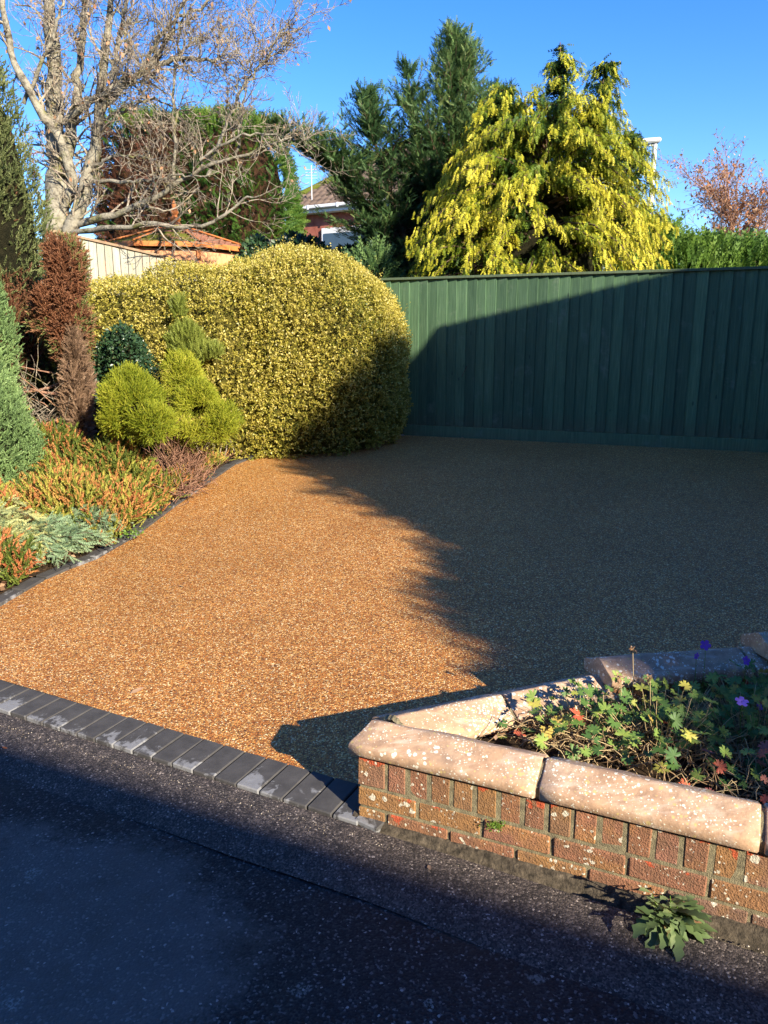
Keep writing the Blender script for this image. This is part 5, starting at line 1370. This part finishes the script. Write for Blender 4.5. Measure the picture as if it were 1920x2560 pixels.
for pi, (cx, cy, sp_, nl, lb) in enumerate(plants):
    t = thing('cranesbill', lb, 'plant', (cx, cy, .26), 'cranesbills in the planter')
    stems, dry = [], []
    placed = 0; tries = 0
    while placed < nl and tries < 2000:
        tries += 1
        x, y = cx + rng.normal(0, sp_ * 1.0), cy + rng.normal(0, sp_ * .75)
        if not in_planter(x, y): continue
        r = math.hypot(x - cx, y - cy) / sp_
        z = .28 + rng.uniform(.01, .17) * math.exp(-r * r * .25) + (.03 if pi in (1, 2) else 0)
        b = np.array([cx + (x - cx) * .3, cy + (y - cy) * .3, .245]); e = np.array([x, y, z])
        stems.append((smooth_path([b, (b + e) / 2 + rng.normal(0, .015, 3), e], 5, .003), np.full(5, .0012)))
        u = rng.uniform()
        kx = 'cranes'
        if u < .13 or (pi == 2 and u < .22): kx = 'cranesyellow'
        if pi == 3 and u < .35: kx = 'cranesred'
        elif u > .955: kx = 'cranesred'
        ms = leafs[kx]; me = ms[rng.integers(len(ms))]
        o = link('leaf', me, None, t); s_ = rng.uniform(.016, .036)
        nrm = Vector(unit(np.array([rng.normal(.1, .45), rng.normal(-.35, .45), 1.0])))
        o.matrix_parent_inverse = Matrix.Identity(4)
        o.location = Vector(e) - Vector((cx, cy, .26)); o.rotation_euler = (nrm.to_track_quat('Z', 'Y').to_matrix() @ Matrix.Rotation(rng.uniform(0, 6.28), 3, 'Z')).to_euler(); o.scale = (s_, s_, s_)
        placed += 1
    for i in range(150 if pi < 3 else 90):   # dry tangled stems
        for _ in range(30):
            x, y = cx + rng.normal(0, sp_ * 1.15), cy + rng.normal(0, sp_ * .8)
            if in_planter(x, y): break
        else: continue
        a = rng.uniform(0, 6.28); L = rng.uniform(.06, .22); ex, ey = x + L * math.cos(a), y + L * math.sin(a)
        if not in_planter(ex, ey): ex, ey = (x + cx) / 2, (y + cy) / 2
        h = rng.uniform(.02, .11)
        dry.append((smooth_path([(x, y, .25), ((x + ex) / 2, (y + ey) / 2, .27 + h), (ex, ey, .26 + rng.uniform(0, .06))], 8, .004), np.full(8, rng.uniform(.0010, .0019))))
    V, F = tubes(stems + dry, 4)
    tn = np.concatenate([np.full(5 * 4, .95)] * len(stems) + [np.full(8 * 4, rng.uniform(.1, 1)) for _ in dry])
    o = link('stems', npmesh('stems', V, F, tn, True), M['straw'], t); o['kind'] = 'stuff'
    # curled dry leaves at the base
    n = 150; P = []
    while len(P) < n:
        x, y = cx + rng.normal(0, sp_ * 1.1), cy + rng.normal(0, sp_ * .8)
        if in_planter(x, y): P.append((x, y, .25 + rng.uniform(0, .06)))
    V, F, T = scatter(*LEAF, np.array(P), frames(rnd_dirs(n)), rng.uniform(.012, .03, n), rng.uniform(0, .75, n))
    o = link('dry_leaves', npmesh('dry_leaves', V, F, T), M['litter'], t); o['kind'] = 'stuff'
def flower(p, parent, sz, tone, nd=(0, -.4, 1)):
    st = np.array([p[0] + .01, p[1] + .02, .27]); e = np.array(p, float)
    V, F = tubes([(smooth_path([st, (st + e) / 2 + [.006, 0, .01], e], 5, .001), np.full(5, .0012))], 4)
    link('stem', npmesh('stem', V, F, np.full(len(V), .6), True), M['grassblade'], parent)
    vs, fs = [], []
    for i in range(5):
        a = R(72 * i); k = len(vs)
        for (r, w, z) in ((.08, .08, 0), (.5, .36, .12), (.9, .34, .16), (1.0, .10, .12)):
            for s_ in (-1, 1): vs.append((r * math.cos(a) - s_ * w * math.sin(a), r * math.sin(a) + s_ * w * math.cos(a), z + rng.normal(0, .03)))
        fs += [(k + 2 * q, k + 2 * q + 1, k + 2 * q + 3, k + 2 * q + 2) for q in range(3)]
    me = npmesh('flower', np.array(vs) * sz, np.array(fs), np.full(len(vs), tone))
    o = link('flower', me, M['petal'], parent); o.matrix_parent_inverse = Matrix.Identity(4)
    o.location = Vector(p) - parent.location; o.rotation_euler = Vector(nd).to_track_quat('Z', 'Y').to_euler()
pls = [o for o in bpy.data.objects if o.name.startswith('cranesbill') and o.type == 'EMPTY']
flower((1.19, 2.36, .475), pls[2], .022, .9)
flower((1.27, 2.40, .44), pls[2], .016, .3, (.5, -.5, .6))
flower((1.25, 2.27, .43), pls[2], .014, .2, (.8, -.5, .3))
flower((1.33, 2.64, .50), pls[4], .018, .15, (.3, -.8, .4))
flower((1.22, 2.74, .52), pls[4], .020, .1, (-.4, -.8, .3))
flower((1.18, 2.72, .485), pls[4], .014, .25, (.4, -.8, .0))
def seedhead(p, parent, sz):
    st = np.array([p[0] + .01, p[1] + .0, .27]); e = np.array(p, float)
    V, F = tubes([(smooth_path([st, (st + e) / 2 + [.01, 0, .0], e], 6, .001), np.full(6, .0014))], 4)
    link('stem', npmesh('stem', V, F, np.full(len(V), .9), True), M['straw'], parent)
    n = 12; P = np.tile(e, (n, 1)) + rng.normal(0, .004, (n, 3))
    V, F, T = scatter(*LEAF, P, frames(unit(rng.normal(0, 1, (n, 3)) + [0, 0, .5])), rng.uniform(sz * .6, sz * 1.2, n), rng.uniform(.2, .8, n))
    link('seed_head', npmesh('seed_head', V, F, T), M['litter'], parent)
seedhead((0.904, 2.620, 0.555), pls[1], .018); seedhead((0.923, 2.480, 0.505), pls[1], .020); seedhead((0.825, 2.500, 0.504), pls[1], .024)

# ------------------------------------------------------------------ weed at the foot of the wall
wp = np.array((0.815, 1.905, -0.020))
weed = thing('sow_thistle', 'jagged leaved weed growing from the road edge against the brick wall', 'weed', tuple(wp))
def jag_leaf(L, w, curl, tone):
    vs, fs, n = [], [], 9
    for i in range(n + 1):
        t = i / n; ww = w * (math.sin(math.pi * min(1, t * .92 + .06)) ** .7) * (1.0 if i % 2 else .55) * (.35 + .9 * t)
        x = L * t; z = L * (.55 * t - curl * t * t)
        vs += [(x, ww, z + .15 * ww), (x, 0, z), (x, -ww, z + .15 * ww)]
    fs = [(3 * i + j, 3 * i + j + 1, 3 * i + j + 4, 3 * i + j + 3) for i in range(n) for j in range(2)]
    return npmesh('leaf', np.array(vs), np.array(fs), np.full(len(vs), tone) + rng.normal(0, .06, len(vs)), True)
for i in range(84):
    L = rng.uniform(.05, .125); me = jag_leaf(L, L * rng.uniform(.14, .24), rng.uniform(.2, .9), rng.uniform(.15, .72) if i % 9 else .95); me.materials.append(M['weed'])
    o = link('leaf', me, None, weed); o.matrix_parent_inverse = Matrix.Identity(4)
    az = rng.uniform(math.pi * .85, math.pi * 2.25)
    o.location = (rng.normal(0, .022), rng.normal(-.01, .016), rng.uniform(.0, .085)); o.rotation_euler = (rng.normal(0, .3), rng.uniform(-.6, .35), az)
pl = []
for i in range(7):
    e = np.array([rng.normal(0, .035), rng.uniform(-.03, .0), rng.uniform(.07, .13)])
    if i == 0: e = np.array([-.055, -.01, .135])
    if i == 1: e = np.array([.0, -.005, .125])
    pl.append((smooth_path([wp, wp + e * .5 + [0, 0, .01], wp + e], 5, .002), np.linspace(.0028, .0012, 5)))
    V = None
    for q in range(2):
        me = jag_leaf(.045, .015, .5, .8); me.materials.append(M['weed']); o = link('leaf', me, None, weed); o.matrix_parent_inverse = Matrix.Identity(4)
        o.location = tuple(e * (1 - .12 * q)); o.rotation_euler = (0, -.4, rng.uniform(2.5, 7))
tube_obj('stem', pl, M['grassblade'], weed, 5)
# the stem material needs a tone attribute
for nm in ('stem',):
    for o in bpy.data.objects:
        if o.name.startswith(nm) and o.type == 'MESH' and 'tone' not in o.data.attributes:
            a = o.data.attributes.new('tone', 'FLOAT', 'POINT'); a.data.foreach_set('value', np.full(len(o.data.vertices), .5, dtype=np.float32))

# ivy on the end post of the pale fence
iv = thing('ivy', 'dark ivy climbing the left end of the pale fence', 'plant', (-4.25, 9.95, 0.9))
n = 700
P = np.stack([-4.22 + rng.normal(0, .09, n), 9.85 + rng.uniform(-.08, .1, n), rng.uniform(1.6, 3.05, n)], 1); P[:, 0] += .06 * np.sin(P[:, 2] * 6)
V, F, T = scatter(*LEAF, P, frames(unit(rng.normal(0, .8, (n, 3)) + [0, -.6, -.3]), roll=rng.normal(0, .6, n)), rng.uniform(.04, .075, n), rng.uniform(0, .9, n))
link('leaves', npmesh('leaves', V, F, T), M['darkleaf'], iv)

# ------------------------------------------------------------------ buildings and planting outside the frame, which throw the long shadows
nb = thing('bungalow', 'bungalow with pale light bouncing gable end standing right of the driveway outside the frame', 'house', (4.6, 4.0, 0.3))
def prism(name, x0, x1, prof, mat, parent):
    k = len(prof); vs = [(x, y, z) for x in (x0, x1) for y, z in prof]
    fs = [tuple(range(k - 1, -1, -1)), tuple(range(k, 2 * k))] + [(i, (i + 1) % k, k + (i + 1) % k, k + i) for i in range(k)]
    return link(name, pymesh(name, vs, fs), mat, parent)
prism('wall', 4.6, 13, [(1.2, 0), (7.05, 0), (7.05, 2.70), (4.05, 4.62), (1.2, 2.8)], plain_mat('cream_bounce_wall', (0.62, 0.54, 0.42), (0.72, 0.64, 0.52), 3), nb)  # unseen wall made pale to bounce warm fill light onto the shaded driveway
prism('roof', 4.5, 13.1, [(7.25, 2.66), (4.05, 4.70), (1.0, 2.76), (1.0, 2.84), (4.05, 4.79), (7.25, 2.75)], M['tile'], nb)

et = thing('evergreen_tree', 'broad evergreen tree beside the bungalow outside the frame on the right', 'tree', (5.2, 1.6, 0.2))
ell = [((5.3, 1.35, 2.8), (0.8, 2.25, 2.62), 1), ((5.3, -2.0, 1.82), (0.7, 1.02, 1.92), .6), ((5.3, -1.1, 1.9), (0.65, 0.75, 1.86), .4)]
spray_mass(et, 'foliage', M['greenspray'], ell, 4000, (0.20, 0.36), tone=wt_(0.5, .2), power=2.3, wobv=(.12, 2.0))
core_mass(et, M['inner'], ell, 0.06, 2.3)

bh = thing('house', 'brick house behind the photographer whose ridge shades the road', 'house', (6, -9, 0))
ra, rb = Vector((-6.4, -0.59, 5.0)), Vector((22.0, -13.92, 5.0))
L_ = (rb - ra); L_.z = 0; ln_ = L_.length; hd2 = L_.normalized(); hn2 = Vector((-hd2.y, hd2.x, 0))
vs = []
for s in (0, ln_):
    for t, z in ((-8.2, 0), (-0.25, 0), (-0.25, 4.95), (-4.2, 7.2), (-8.2, 4.95)):
        q = ra + hd2 * s + hn2 * t; vs.append((q.x, q.y, z))
link('wall', pymesh('wall', vs, [(0, 1, 6, 5), (1, 2, 7, 6), (4, 0, 5, 9), (0, 4, 3, 2, 1), (5, 6, 7, 8, 9)]), M['housebrick'], bh)
vs = []
for s in (-.3, ln_ + .3):
    for t, z in ((0.0, 5.0), (-4.2, 7.3), (-8.4, 5.0)):
        q = ra + hd2 * s + hn2 * t; vs.append((q.x, q.y, z))
link('roof', pymesh('roof', vs, [(0, 1, 4, 3), (1, 2, 5, 4)]), M['tile'], bh)
